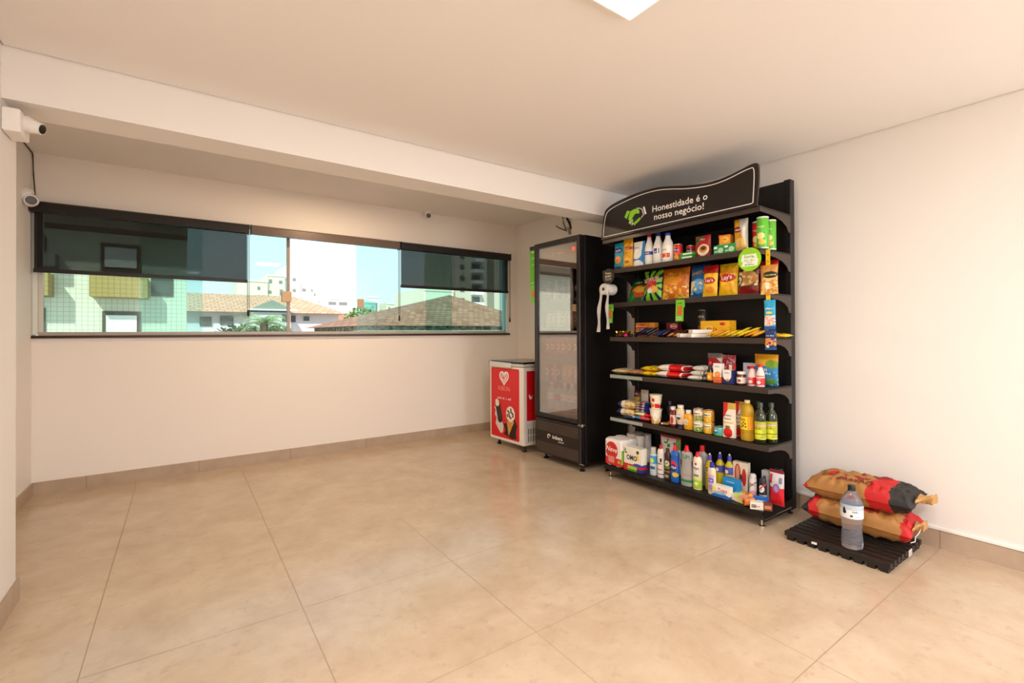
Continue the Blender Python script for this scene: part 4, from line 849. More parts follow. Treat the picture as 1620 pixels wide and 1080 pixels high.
t = bottle('ketchup_bottle', 'dark red ketchup squeeze bottle with a white flip cap', 'squeeze bottle', SQZ, 0.027, 0.158, mat('ketchup', '#7c1d16', 0.3, coat=0.4), M_WP, -0.783, 0.258, z, capf=0.84, capr=0.78, sy=0.72, lab=(0.12, 0.58, gfx('ketchup_label', '#e7d6c6', [('ell', (0, 0.05, 0.014, 0.03), '#c8372c')])))
t = bottle('mayonnaise_bottle', 'cream mayonnaise squeeze bottle with a white cap and blue label, tallest of the sauces', 'squeeze bottle', [(0.6, 0), (0.64, 0.03), (0.72, 0.14), (1, 0.45), (1, 0.72), (0.85, 0.82), (0.62, 0.86), (0.6, 0.89)], 0.037, 0.178, mat('mayo', '#e9cfa0', 0.3, coat=0.3), M_WP, -0.712, 0.262, z, capf=0.88, capr=0.66, sy=0.65)
bm = B(); prism(bm, [(0.021*math.cos(2*PI*i/24), 0.098+0.032*math.sin(2*PI*i/24)) for i in range(24)], -0.0268, -0.0255); build('paper_label', bm, gfx('mayo_label', '#efe6da', [('rect', (-0.1, 0.1, 0.06, 0.085), '#2c2a66'), ('ell', (0, 0.105, 0.013, 0.01), '#cfd4e4')]), t)
bm = B(); lathe(bm, [(0.0232, 0.002), (0.0275, 0.028)], 24, sy=0.65); build('base_band', bm, K('#2a2560'), t, True)
text("Hellmann's", 0.0065, K('#2a2560'), t, 0, 0.104, y=-0.0275)
t = bottle('mustard_bottle', 'bright yellow mustard bottle with a white cap, right of the mayonnaise', 'squeeze bottle', [(0.9, 0), (1, 0.05), (1, 0.62), (0.92, 0.72), (0.62, 0.80), (0.5, 0.84)], 0.040, 0.148, mat('mustard', '#eba416', 0.3, coat=0.4), M_WP, -0.640, 0.262, z, capf=0.83, capr=0.52, sy=0.7)
bm = B(); prism(bm, [(-0.006+0.024*math.cos(2*PI*i/24), 0.058+0.022*math.sin(2*PI*i/24)) for i in range(24)], -0.0312, -0.0285); build('paper_label', bm, gfx('mustard_label', '#efe1c8', [('rect', (-0.1, 0.1, 0.045, 0.058), '#c9b9a0')]), t)
text('Heinz', 0.013, K('#6a5a4a'), t, -0.006, 0.062, y=-0.032)
bottle('sauce_bottle', 'peach coloured bottle with a white cap peeking out behind the mustard', 'squeeze bottle', SQZ, 0.027, 0.155, mat('rose_sauce', '#e2a07c', 0.35), M_WP, -0.606, 0.185, z, capf=0.84, capr=0.6, sy=0.72)
def veg(lbl, xl, D_, zz, c1, ly, nm):
    t = can('vegetable_can', lbl, 'can', 0.0385, 0.083, gfx(nm, c1, ly), xl, D_, zz, group='stacked vegetable cans'); 
    text('Quero', 0.024, K('#1d2a1c'), t, -0.003, 0.045, cyl(0.0385, off=0.001), bold=0.02); return t
pea = [('rect', (-1, 1, 0.04, 0.068), '#efe9d2'), ('noise', (60, 0.5, 0.0, 0.035), '#7a9a3a')]
corn = [('rect', (-1, 0.03, 0.04, 0.066), '#f2e8c2'), ('noise', (60, 0.5, 0.0, 0.035), '#f0c440'), ('rect', (0.03, 1, 0.0, 0.08), '#c8871c')]
veg('green labelled can, bottom of the left pair of stacked cans', -0.556, 0.258, z, '#c9cf9a', pea, 'can_pea')
veg('pink and green labelled can, top of the left pair of stacked cans', -0.556, 0.258, z+0.0855, '#d9b49a', pea, 'can_pea2')
veg('yellow labelled corn can, bottom of the right pair of stacked cans', -0.470, 0.258, z, '#e6a82a', corn, 'can_corn')
veg('yellow labelled corn can, top of the right pair of stacked cans', -0.470, 0.258, z+0.0855, '#dfa02a', corn, 'can_corn')
t = can('fish_tin', 'low blue and green round tin between the corn cans and the tomato pouch', 'tin', 0.041, 0.058, gfx('tin_blue', '#4ab0a4', [('ell', (-0.012, 0.032, 0.025, 0.016), '#2d6fb0'), ('ell', (-0.01, 0.036, 0.014, 0.006), '#d9e6e6'), ('rect', (-1, 1, 0, 0.012), '#5ab06a')]), -0.383, 0.262, z)
text('Coqueiro', 0.011, M_WHT, t, -0.01, 0.032, cyl(0.041, off=0.001))
for i, (x, D_, h) in enumerate([(-0.302, 0.268, 0.245), (-0.262, 0.185, 0.250)]):
    t, fn = bag('tomato_sauce_pouch', ['white and red tomato sauce pouch with a big tomato, in front beside the oil', 'second tomato sauce pouch, behind the front one and left of the oil'][i], 'sauce pouch', 0.098, h, 0.055,
        gfx('tomato_print', '#efe3d2', [('ell', (0.0, 0.035, 0.034, 0.035), '#d3201c'), ('diag', (-1, 0.45, 0.095, 0.4), '#c92a22'), ('rect', (-0.012, 0.06, 0.2, 0.3), '#d2a94a'), ('rect', (-0.03, 0.035, 0.102, 0.110), '#e2a430'), ('ell', (0.0, 0.075, 0.02, 0.01), '#6a7a3a')]), x, D_, z, mode='stand', seed=125+i, group='tomato sauce pouches')
    text('Heinz', 0.022, K('#2c3020'), t, 0.0, 0.150, fn); text('tomate', 0.016, K('#3a3a30'), t, 0.0, 0.128, fn)
def oil_mat(name, c, t_=0.75): return mat(name, c, 0.05, trans=t_, ior=1.35)
t = bottle('cooking_oil_bottle', 'large clear bottle of golden cooking oil with a yellow label on the sauce shelf', 'oil bottle', OILP, 0.043, 0.278, oil_mat('golden_oil', '#f2c63a', 0.6), mat('pale_cap', '#d9c79a', 0.4), -0.178, 0.258, z, capf=0.925, capr=0.42, lab=(0.28, 0.60, gfx('oil_label', '#f8cd14', [('ell', (-0.005, 0.105, 0.006, 0.006), '#2e4a1c'), ('ell', (-0.018, 0.115, 0.006, 0.006), '#2e4a1c'), ('ell', (0.008, 0.118, 0.006, 0.006), '#2e4a1c'), ('ell', (-0.016, 0.096, 0.006, 0.006), '#2e4a1c'), ('ell', (0.010, 0.098, 0.006, 0.006), '#2e4a1c'), ('ell', (-0.004, 0.127, 0.006, 0.006), '#2e4a1c'), ('rect', (0.02, 0.05, 0.08, 0.165), '#e89a1c')]), 1.012))
text('Liza', 0.026, K('#2f4a1c'), t, -0.010, 0.140, cyl(0.0436, off=0.0016), bold=0.01)
bottle('vinegar_bottle', 'dark bottle standing behind the golden oil bottle', 'bottle', SQ, 0.030, 0.262, mat('dark_vinegar', '#2a1c14', 0.15, coat=0.5), K('#3a322c'), -0.160, 0.150, z, capf=0.9, capr=0.4)
OLV = [(0.94, 0), (1, 0.02), (1, 0.60), (0.92, 0.70), (0.48, 0.82), (0.36, 0.86), (0.36, 0.90)]
for i, (x, D_, h) in enumerate([(-0.085, 0.262, 0.272), (-0.045, 0.195, 0.27)]):
    t = bottle('olive_oil_bottle', ['dark green olive oil bottle with a yellow green label, in front at the right end', 'dark olive oil bottle behind the front one, at the right end'][i], 'oil bottle', OLV, 0.036, h, mat('olive_glass', '#1c2408', 0.08, coat=0.7), mat('green_cap', '#33463a', 0.35), x, D_, z, capf=0.88, capr=0.46,
        lab=(0.10, 0.54, gfx('olive_label', '#a9b024', [('ell', (0, 0.07, 0.025, 0.035), '#d8d62c'), ('rect', (-1, 1, 0.115, 0.125), '#d8a0b0'), ('rect', (-1, 1, 0.06, 0.066), '#5a6a1c'), ('rect', (-1, 1, 0.027, 0.034), '#dfe048')])), group='dark olive oil bottles')
    bm = B(); lathe(bm, [(0.034, 0.180), (0.026, 0.200)], 24); build('neck_label', bm, K('#e6b92c'), t, True)
    text('Azeite', 0.013, K('#2c3a10'), t, 0, 0.095, cyl(0.036, off=0.0014))

# ---- cleaning goods on the base deck
z = ZS[7]+0.002
def rollpack(name, lbl, nx_, nz_, r, hh, m, xl, D_, rz, text_=None, grp=None):
    t = root(name, lbl, 'toilet paper pack', xl, D_, z, rz)
    for k in range(nz_):
        for i in range(nx_):
            for j in range(2):
                bm = B(); cx, cy = (i-(nx_-1)/2)*2*r, (j-0.5)*2*r
                lathe(bm, [(0.018, k*hh+0.004), (r-0.004, k*hh+0.002), (r-0.002, k*hh+0.006), (r-0.002, (k+1)*hh-0.006), (r-0.004, (k+1)*hh-0.002), (0.018, (k+1)*hh-0.004), (0.018, k*hh+0.004)], 22, cx, cy)
                build('toilet_roll', bm, mat('tissue', '#e9ddd4', 0.8), t, True)
    return t
t = rollpack('toilet_paper_pack', 'red and white toilet paper pack at the left front of the bottom deck', 2, 2, 0.050, 0.118, None, -1.290, 0.305, -0.03)
bm = B(); box(bm, -0.1015, 0.1015, -0.1015, 0.1015, 0.0005, 0.232)
o = build('printed_wrap', bm, gfx('tp_wrap', '#efe6e0', [('ell', (-0.015, 0.135, 0.072, 0.075), '#cf2a22'), ('rect', (-0.2, 0.2, 0.0, 0.075), '#cf2a22'), ('rect', (-0.055, 0.015, 0.03, 0.085), '#e08a80'), ('ell', (0.070, 0.048, 0.015, 0.015), '#c9b04a'), ('rect', (0.094, 0.12, 0.03, 0.15), '#7fb03a')], wob=0.006, wscale=120), t, bev=0.02, seg=3)
text('Neve', 0.062, M_WHT, t, -0.02, 0.125, y=-0.1027, bold=0.015, shear=0.3, tilt=-0.05)
t = rollpack('toilet_paper_pack', 'clear wrapped white toilet rolls behind the red and white pack', 2, 2, 0.0455, 0.125, None, -1.262, 0.100, 0.0)
bm = B(); prism(bm, [(0.02, 0.16), (0.035, 0.185), (0.05, 0.175), (0.06, 0.185), (0.055, 0.155), (0.038, 0.14)], -0.0935, -0.0925); build('red_flower_print', bm, K('#c8413a'), t)
t = carton('washing_powder_box', 'white, red and blue washing powder box with big dark letters, beside the toilet paper', 'washing powder box', 0.190, 0.07, 0.200, gfx('omo_print', '#efe7d4', [('rect', (-0.2, 0.2, 0.0, 0.060), '#c8202e'), ('rect', (-0.055, 0.045, 0.0, 0.045), '#a9c84a'), ('rect', (-0.055, 0.045, 0.0, 0.018), '#4f8a2c'), ('rect', (0.045, 0.2, 0.0, 0.03), '#2a2f7a'), ('ell', (0.055, 0.06, 0.05, 0.014), '#2d4fa8'), ('rect', (0.042, 0.068, 0.155, 0.18), '#3a3f2a'), ('rect', (0.045, 0.065, 0.10, 0.15), '#f0cc3a'), ('ell', (-0.080, 0.165, 0.008, 0.022), '#5c9a2c'), ('ell', (-0.070, 0.148, 0.015, 0.006), '#3f7a30')]), -1.083, 0.362, z, rz=-0.02)
text('OMO', 0.055, K('#1c1c3c'), t, -0.008, 0.095, y=-0.0362, bold=0.03, sx=0.85)
DET = [(0.92, 0), (1, 0.03), (1, 0.45), (0.88, 0.55), (0.88, 0.62), (1, 0.70), (0.96, 0.78), (0.5, 0.84), (0.42, 0.86)]
def det(lbl, xl, D_, r, h, c1, capm, ly=None, nm='', lab=(0.08, 0.55), prof=DET, txt=None, tcol='#f3ede4', ts=0.02, tz=0.35, capf=0.85, capr=0.42, sy=0.7, name='cleaner_bottle', cat='cleaning bottle', rough=0.3, capshape=None):
    m = mat('plastic_'+c1.strip('#'), c1, rough, coat=0.3)
    t = bottle(name, lbl, cat, prof, r, h, m, capm, xl, D_, z, capf=capf, capr=capr, sy=sy, lab=(lab[0], lab[1], gfx('lab_'+nm, c1, ly), 1.0) if ly else None, capshape=capshape)
    if txt: text(txt, ts, K(tcol), t, 0, tz*h, cyl(r, sy, 0.0018), bold=0.02)
    return t
PUSH = [(1, 0), (1, 0.35), (0.75, 0.5), (0.72, 0.9), (0.5, 1.0)]
t = det('light blue bottle with a wide translucent cap, left of the white bottle', -0.912, 0.325, 0.032, 0.225, '#cfd4d8', mat('frost_cap', '#c4c2bb', 0.3), [('rect', (-1, 1, 0.095, 0.16), '#3a9fd0'), ('ell', (0.0, 0.12, 0.018, 0.02), '#e6e05a'), ('rect', (-0.02, 0.025, 0.05, 0.075), '#3a5f90'), ('ell', (0, 0.03, 0.02, 0.012), '#a8c8e0')], 'lb', (0.05, 0.72), prof=[(0.92, 0), (1, 0.03), (1, 0.62), (0.9, 0.74), (0.72, 0.78)], capf=0.76, capr=0.68, sy=0.8)
t.location = W(-0.925, 0.325, z)
t = det('white bleach bottle with a red push cap, left of the brown bottle', -0.848, 0.33, 0.031, 0.262, '#e9e2da', M_RC, [('rect', (0.004, 0.02, 0.125, 0.155), '#2c2a4a'), ('rect', (-0.03, 0.02, 0.06, 0.07), '#d87a70'), ('rect', (-1, 1, 0.026, 0.032), '#2c2a4a')], 'wr', (0.05, 0.70), prof=WAIST, txt='OMO', tcol='#1c1c4a', ts=0.02, tz=0.40, capf=0.86, capr=0.46, capshape=PUSH)
t = det('brown disinfectant bottle with a dark red cap, between the white and the blue bottles', -0.782, 0.335, 0.029, 0.245, '#3a211a', mat('maroon_cap', '#5a1a1e', 0.35), [('ell', (0.005, 0.13, 0.02, 0.022), '#dcd3b4'), ('ell', (0.01, 0.10, 0.02, 0.012), '#5f8a2c'), ('rect', (-1, 1, 0.062, 0.07), '#b86a3a'), ('ell', (0, 0.03, 0.02, 0.012), '#8a9a78')], 'br', (0.05, 0.62), prof=WAIST, txt='Ypê', tcol='#2c1810', ts=0.022, tz=0.51, capf=0.86, capr=0.48)
t = det('bright blue cleaner bottle with a red push cap', -0.712, 0.335, 0.037, 0.288, '#1c5fb8', M_RC, [('ell', (-0.002, 0.13, 0.03, 0.035), '#d8285a'), ('ell', (-0.002, 0.112, 0.028, 0.026), '#232c7a'), ('ell', (0.012, 0.06, 0.025, 0.018), '#e6c04a'), ('rect', (-1, 1, 0.0, 0.03), '#1c5fb8')], 'bl', (0.08, 0.66), txt='VEJA', tcol='#f3ede4', ts=0.024, tz=0.37, capf=0.84, capr=0.45, capshape=PUSH, sy=0.65)
t, fn = bag('washing_powder_bag', 'white washing powder bag with red edges and green leaves, standing behind the bottles', 'washing powder bag', 0.20, 0.30, 0.06, gfx('powder_print', '#e9e2d8', [('rect', (-0.2, 0.2, 0.283, 0.32), '#a8202c'), ('ell', (-0.03, 0.245, 0.02, 0.008), '#3f8a34'), ('ell', (0.0, 0.225, 0.014, 0.016), '#3f8a34'), ('ell', (-0.015, 0.265, 0.006, 0.016), '#2f7a3a'), ('ell', (0.05, 0.25, 0.012, 0.006), '#2a4a6a'), ('rect', (0.06, 0.2, 0.2, 0.285), '#7a9a4a'), ('rect', (-0.2, -0.094, 0, 0.4), '#c8303a')]), -0.885, 0.155, z, seed=131)
t = det('large clear grey bottle with a red push cap and green letters', -0.608, 0.335, 0.050, 0.302, '#aaa6a2', M_RC, None, '', txt='TUPI', tcol='#1f7a4a', ts=0.042, tz=0.68, capf=0.83, capr=0.40, capshape=PUSH, sy=0.6, prof=[(0.95, 0), (1, 0.04), (1, 0.35), (0.86, 0.52), (0.86, 0.60), (1, 0.68), (1, 0.76), (0.86, 0.83), (0.42, 0.86)], rough=0.2)
bm = B(); lathe(bm, [(0.0506, 0.03), (0.0506, 0.05)], 28, sy=0.6); build('paper_label', bm, K('#2f8a54'), t, True)
bm = B(); lathe(bm, [(0.0506, 0.082), (0.0506, 0.086)], 28, sy=0.6); build('red_stripe', bm, K('#c86a5c'), t, True)
t = det('grey bottle with a red cap standing behind, only its shoulders showing', -0.548, 0.225, 0.046, 0.298, '#9a9692', M_RC, None, '', capf=0.85, capr=0.4, sy=0.6, prof=DET)
t = det('white and lime green cleaner bottle with a red push cap, in front', -0.508, 0.348, 0.035, 0.275, '#e6dcc6', M_RC, [('rect', (-1, 1, 0.0, 0.07), '#a6c83a'), ('rect', (-1, 1, 0.07, 0.10), '#d6dc8c'), ('ell', (0, 0.165, 0.022, 0.03), '#ece6dc'), ('ell', (0, 0.188, 0.009, 0.009), '#c8282a'), ('ell', (0.002, 0.045, 0.015, 0.013), '#e8eaa0'), ('rect', (-0.02, 0.02, 0.098, 0.112), '#6a6a98')], 'veja', (0.03, 0.74), prof=WAIST, txt='VEJA', tcol='#3a2c7a', ts=0.024, tz=0.54, capf=0.85, capr=0.48, capshape=PUSH, sy=0.72)
M_DGL = mat('yellow_detergent', '#dcc628', 0.1, trans=0.25, ior=1.35)
DTG = [(0.93, 0), (1, 0.03), (0.97, 0.30), (0.97, 0.62), (0.88, 0.74), (0.48, 0.82), (0.42, 0.85)]
for i, (x, D_, h, cc) in enumerate([(-0.455, 0.275, 0.252, '#5a3a9a'), (-0.410, 0.215, 0.26, '#3a3f9a'), (-0.336, 0.215, 0.262, '#3a4aa8')]):
    t = bottle('detergent_bottle', 'yellow dish detergent bottle with a white nozzle, '+['in front, left of the lilac bottle', 'behind, middle one of the three', 'behind, rightmost of the three'][i], 'detergent bottle', DTG, 0.033, h, M_DGL, K(cc), x, D_, z, capf=0.84, capr=0.42, lab=(0.50, 0.70, gfx('det_label%d' % (i > 0), '#e8b818' if i == 0 else '#4a4a9a', [('ell', (-0.006, 0.15, 0.014, 0.014), '#5a3020' if i == 0 else '#ece6dc')]), 1.0), group='yellow dish detergent bottles')
    bm = B(); lathe(bm, capped([(0.006, h), (0.0075, h+0.004), (0.005, h+0.012)]), 10); build('nozzle', bm, M_WP, t, True)
    text('Ypê', 0.020, M_WHT, t, -0.006, 0.145, cyl(0.033, off=0.0016))
t = det('small cream and lilac bottle with a blue cap, in front of the yellow detergents', -0.388, 0.355, 0.030, 0.225, '#e2d3b4', K('#2430a0'), [('rect', (-0.025, 0.025, 0.02, 0.14), '#c9a8c8'), ('ell', (0.0, 0.05, 0.018, 0.02), '#a888c0'), ('rect', (-0.02, 0.02, 0.085, 0.115), '#4a5ab0')], 'lilac', (0.08, 0.72), prof=[(0.9, 0), (1, 0.04), (1, 0.3), (0.9, 0.5), (1, 0.72), (0.9, 0.80), (0.45, 0.85)], txt='Ypê', tcol='#f3ede4', ts=0.018, tz=0.42, capf=0.84, capr=0.5, sy=0.7)
t = carton('cloth_box', 'tall brown and cream box with red ovals standing behind the blue box', 'box', 0.105, 0.045, 0.232, gfx('tallbox_print', '#d9cbb4', [('ell', (-0.018, 0.15, 0.022, 0.07), '#a8202a'), ('ell', (-0.018, 0.15, 0.013, 0.06), '#c88a6a'), ('ell', (0.028, 0.13, 0.016, 0.062), '#c02a2c'), ('ell', (0.005, 0.12, 0.012, 0.03), '#5a3a2a')]), -0.255, 0.198, z, rz=0.05)
t = carton('sponge_box', 'bright blue box between the tall brown box and the white soap box', 'box', 0.115, 0.045, 0.125, gfx('bluebox_print', '#1585c8', [('rect', (-0.03, 0.03, 0.098, 0.104), '#a8d4ea'), ('ell', (0.045, 0.03, 0.012, 0.02), '#7fc04a')]), -0.278, 0.285, z, rz=-0.02)
t = carton('soap_powder_box', 'small white and blue box with red letters lying at the front edge of the deck', 'box', 0.125, 0.05, 0.082, gfx('soap_print', '#efe6d6', [('ell', (0.0, 0.005, 0.075, 0.026), '#2a62b0'), ('ell', (-0.05, 0.05, 0.018, 0.022), '#e9d84a'), ('ell', (-0.01, 0.033, 0.05, 0.01), '#8cc0dc')]), -0.302, 0.365, z, rz=0.03)
text('Tops', 0.034, K('#c8202a'), t, 0.012, 0.044, y=-0.0258, bold=0.02)
SPR = [(1, 0), (1, 0.78), (0.9, 0.82)]
def spray(lbl, xl, D_, zz, c1, ly, nm, h, cc, r=0.024, txt=None, tc='#1c1c1c'):
    t = bottle('spray_can', lbl, 'spray can', SPR, r, h, gfx(nm, c1, ly), mat('spraycap'+cc.strip('#'), cc, 0.35), xl, D_, zz, capf=0.82, capr=0.88, capshape=[(1, 0), (1, 0.6), (0.7, 1.0)])
    if txt: text(txt, 0.014, K(tc), t, 0, h*0.55, cyl(r, off=0.0012), bold=0.02)
    return t
spray('white and pink deodorant spray can standing alone behind the flat boxes', -0.158, 0.225, z, '#ded8d6', [('ell', (0.01, 0.035, 0.02, 0.03), '#d890b8'), ('diag', (1, -1, -0.10, -0.094), '#2a2a2a'), ('rect', (-0.015, 0.012, 0.105, 0.112), '#d0203a')], 'spray_pink', 0.175, '#cfc8c4', txt='Rexona')
t = spray('black deodorant spray can with a white panel, in front of the upright silver boxes', -0.085, 0.235, z, '#1f1c1e', [('ell', (0, 0.095, 0.018, 0.025), '#d8d2ce'), ('diag', (1, -1, -0.108, -0.098), '#c02030'), ('rect', (-1, 1, 0.0, 0.055), '#b9b4b2'), ('rect', (-0.02, 0.02, 0.035, 0.05), '#26211f')], 'spray_black', 0.165, '#2c282a', txt='V8', tc='#26211f')
t = carton('toothpaste_box', 'silver and black upright box behind the black spray can', 'box', 0.060, 0.045, 0.205, gfx('silver_print', '#a9a7ac', [('rect', (-0.02, 0.0, 0.12, 0.17), '#4a4852'), ('rect', (0.02, 0.04, 0, 0.3), '#3c3f4c')]), -0.088, 0.165, z)
carton('toothpaste_box', 'dark slate upright box, right of the silver box at the back', 'box', 0.045, 0.05, 0.215, gfx('slate_print', '#2c3040', [('rect', (-0.015, 0.02, 0.03, 0.10), '#4a5064')]), -0.048, 0.105, z)
t, fn = bag('steel_wool_pack', 'tall red and clear pack with a purple emblem at the right of the deck', 'steel wool pack', 0.098, 0.235, 0.045, gfx('bril_print', '#cfc9cc', [('rect', (-0.1, 0.1, 0.0, 0.12), '#d2202a'), ('rect', (-0.1, 0.1, 0.215, 0.3), '#7a1020'), ('rect', (-0.05, -0.022, 0.145, 0.205), '#c8203a'), ('ell', (0.005, 0.115, 0.022, 0.03), '#7a5a9a'), ('ell', (0.005, 0.115, 0.015, 0.022), '#a888b8'), ('rect', (0.02, 0.04, 0.15, 0.19), '#7a7a94')]), -0.004, 0.21, z, seed=135)
text('BOM', 0.018, M_WHT, t, -0.030, 0.175, lambda a, b, f=fn: f(-0.036+(-(b-0.175)), 0.175+(a+0.036)))
t = carton('dish_cloth_box', 'flat white and lime box lying at the front, left of the orange roll', 'box', 0.105, 0.075, 0.042, gfx('flatyg_print', '#e9dccf', [('diag', (1, 1.5, 0.03, 0.07), '#d6dc5a'), ('diag', (1, 1.5, 0.07, 0.2), '#e4a08c')]), -0.190, 0.330, z, rz=-0.25)
t = root('floor_cloth_roll', 'rolled orange cloth lying behind the flat lime box', 'cloth roll', -0.178, 0.255, z+0.0225, rz=0.1)
bm = B(); tube(bm, [(-0.048, 0, 0), (-0.046, 0, 0), (0.046, 0, 0), (0.048, 0, 0)], [0.018, 0.022, 0.022, 0.018], 18); build('roll', bm, gfx('orange_cloth', '#e0882a', [('noise', (40, 0.55), '#f0b85a')]), t, True)
bm = B(); tube(bm, [(-0.012, 0, 0), (0.012, 0, 0)], 0.0228, 18); build('paper_band', bm, K('#c8601c'), t, True)
t = root('floor_cloth_roll', 'rolled orange cloth at the front edge with its round end facing the room', 'cloth roll', -0.108, 0.372, z+0.0265, rz=0.9)
bm = B(); tube(bm, [(-0.035, 0, 0), (-0.032, 0, 0), (0.032, 0, 0), (0.035, 0, 0)], [0.022, 0.026, 0.026, 0.022], 18); build('roll', bm, gfx('orange_cloth2', '#d8702a', [('noise', (40, 0.55), '#eea04a')]), t, True)
bm = B(); tube(bm, [(-0.0375, 0, 0), (-0.0352, 0, 0)], 0.011, 14); build('core', bm, K('#6a3a20'), t, True)
t = root('toothpaste_tube_box', 'slim blue box lying across behind the white and brown box', 'box', -0.060, 0.316, z+0.002, rz=0.35)
bm = B(); box(bm, -0.045, 0.045, -0.013, 0.013, 0.0, 0.062); build('carton', bm, gfx('bluebar_print', '#1f62b4', [('rect', (-0.02, 0.03, 0.02, 0.04), '#d9e4ee')]), t, bev=0.001)
t = root('toothpaste_tube_box', 'white and brown toothpaste box lying at the right front corner of the deck', 'box', -0.030, 0.370, z, rz=0.55)
bm = B(); box(bm, -0.065, 0.065, -0.024, 0.024, 0, 0.046); build('carton', bm, gfx('whitebrown_print', '#eaddce', [('rect', (0.012, 0.2, -1, 1), '#6a3426'), ('rect', (0.02, 0.058, 0.012, 0.034), '#c87a4a'), ('rect', (-0.058, -0.03, 0.01, 0.034), '#8a7a70')]), t, bev=0.001)
text('Close', 0.014, K('#3a2a24'), t, -0.025, 0.018, y=-0.0246)
#@@
# ------------------------------------------------------------------ upright drinks fridge
FR = -PI/2+0.03
M_FBLK = mat('fridge_black', '#0f0b0a', 0.38); M_FFR = mat('fridge_frame', '#1c1512', 0.28); M_LIN = mat('fridge_liner', '#3a302b', 0.5)
fz = thing('drinks_fridge', 'tall black glass-door drinks fridge between the red freezer and the shelving unit', 'fridge', (2.953, 3.168, 0), (0, 0, FR))
L_, D_, H_ = 0.651, 0.655, 2.176
cb = B()
box(cb, -L_, -L_+0.03, 0.07, D_, 0.06, H_); box(cb, -0.03, 0, 0.07, D_, 0.06, H_)
box(cb, -L_+0.03, -0.03, D_-0.03, D_, 0.06, H_); box(cb, -L_+0.03, -0.03, 0.07, D_-0.03, H_-0.06, H_); box(cb, -L_+0.03, -0.03, 0.07, D_-0.03, 0.06, 0.44)
build('cabinet', cb, M_FBLK, fz, bev=0.004)
bm = B(); box(bm, -L_+0.031, -0.031, D_-0.034, D_-0.031, 0.441, H_-0.061); build('liner', bm, M_LIN, fz)
door = B()
box(door, -L_, -L_+0.036, 0, 0.066, 0.435, H_-0.004); box(door, -0.042, 0, 0, 0.066, 0.435, H_-0.004)
box(door, -L_+0.036, -0.042, 0, 0.066, H_-0.056, H_-0.004); box(door, -L_+0.036, -0.042, 0, 0.066, 0.435, 0.475)
dr = build('door', door, M_FFR, fz, bev=0.005)
def coated_glass():
    m = bpy.data.materials.new('coated_door_glass'); m.use_nodes = True; nt = m.node_tree; nt.nodes.clear()
    out = nt.nodes.new('ShaderNodeOutputMaterial'); tr = nt.nodes.new('ShaderNodeBsdfTransparent'); gl = nt.nodes.new('ShaderNodeBsdfGlossy')
    tr.inputs[0].default_value = (0.86, 0.84, 0.84, 1); gl.inputs['Roughness'].default_value = 0.02
    mx = nt.nodes.new('ShaderNodeMixShader'); mx.inputs[0].default_value = 0.34
    nt.links.new(tr.outputs[0], mx.inputs[1]); nt.links.new(gl.outputs[0], mx.inputs[2]); nt.links.new(mx.outputs[0], out.inputs[0]); return m
bm = B(); box(bm, -L_+0.037, -0.043, 0.020, 0.026, 0.476, H_-0.057); build('glass', bm, coated_glass(), dr)
bm = B(); box(bm, -L_+0.037, -0.043, 0.034, 0.038, 1.93, H_-0.057); build('header_panel', bm, mat('fridge_header', '#2c211c', 0.4), dr)
M_PALE = K('#d9c9b6')
text('imbera', 0.036, M_PALE, dr, -0.275, 2.028, y=0.0185, bold=0.01)
bm = B(); ribbon(bm, [(-0.375+0.014*math.cos(a*PI/5), 2.036+0.014*math.sin(a*PI/5)) for a in range(1, 9)], 0.006, 0.0195); build('swirl_logo', bm, M_PALE, dr)
text('15', 0.042, mat('red_digits', '#ff4030', 0.5, emit='#ff3020', estr=3.0), dr, -0.098, 2.042, y=0.0185, bold=0.02)
# kick grille
bm = B(); box(bm, -L_+0.002, -0.004, 0.004, 0.066, 0.075, 0.425); kg = build('kick_panel', bm, M_FFR, fz, bev=0.008)
bm = B()
for z0, z1 in ((0.095, 0.205), (0.305, 0.405)):
    for k in range(int((z1-z0)/0.014)): box(bm, -L_+0.03, -0.03, -0.001, 0.0045, z0+k*0.014, z0+k*0.014+0.005)
    for k in range(40):
        x = -L_+0.03+k*0.015; box(bm, x, x+0.004, -0.0015, 0.0045, z0, z1-0.006)
build('grille', bm, mat('grille_black', '#54463d', 0.4), kg)
text('imbera', 0.052, M_WHT, kg, -0.315, 0.245, y=0.0025, bold=0.02)
bm = B(); ribbon(bm, [(-0.438+0.017*math.cos(a*PI/5), 0.259+0.019*math.sin(a*PI/5)) for a in range(0, 8)], 0.010, 0.0035); build('swirl_logo', bm, M_WHT, kg)
text('cooling', 0.02, M_WHT, kg, -0.262, 0.222, y=0.0025)
bm = B(); box(bm, -0.03, 0.012, 0.0, 0.05, 0.426, 0.434); tube(bm, [(0.004, 0.02, 0.415), (0.004, 0.02, 0.44)], 0.008, 10); build('hinge', bm, M_CHR, fz)
for x, y in ((-L_+0.06, 0.10), (-0.035, 0.06), (-L_+0.06, 0.5), (-0.035, 0.5)):
    bm = B(); lathe(bm, capped([(0.026, 0), (0.026, 0.012), (0.012, 0.018), (0.012, 0.062)]), 16, x, y); build('foot', bm, M_FBLK, fz, True)
bm = B(); box(bm, -0.06, 0.01, 0.035, 0.055, 0.062, 0.068); build('foot_bracket', bm, M_CHR, fz)
SHZ = [0.50, 0.80, 1.06, 1.33, 1.60]
for zz in SHZ:
    bm = B()
    for k in range(14): box(bm, -L_+0.045+k*0.043, -L_+0.048+k*0.043, 0.085, D_-0.05, zz-0.006, zz-0.003)
    for y in (0.085, 0.2, 0.32, 0.44, D_-0.05): box(bm, -L_+0.032, -0.032, y-0.002, y+0.002, zz-0.010, zz-0.006)
    box(bm, -L_+0.032, -0.032, 0.080, 0.084, zz-0.014, zz+0.006)
    build('wire_rack', bm, mat('rack_grey', '#6b625c', 0.4), fz)
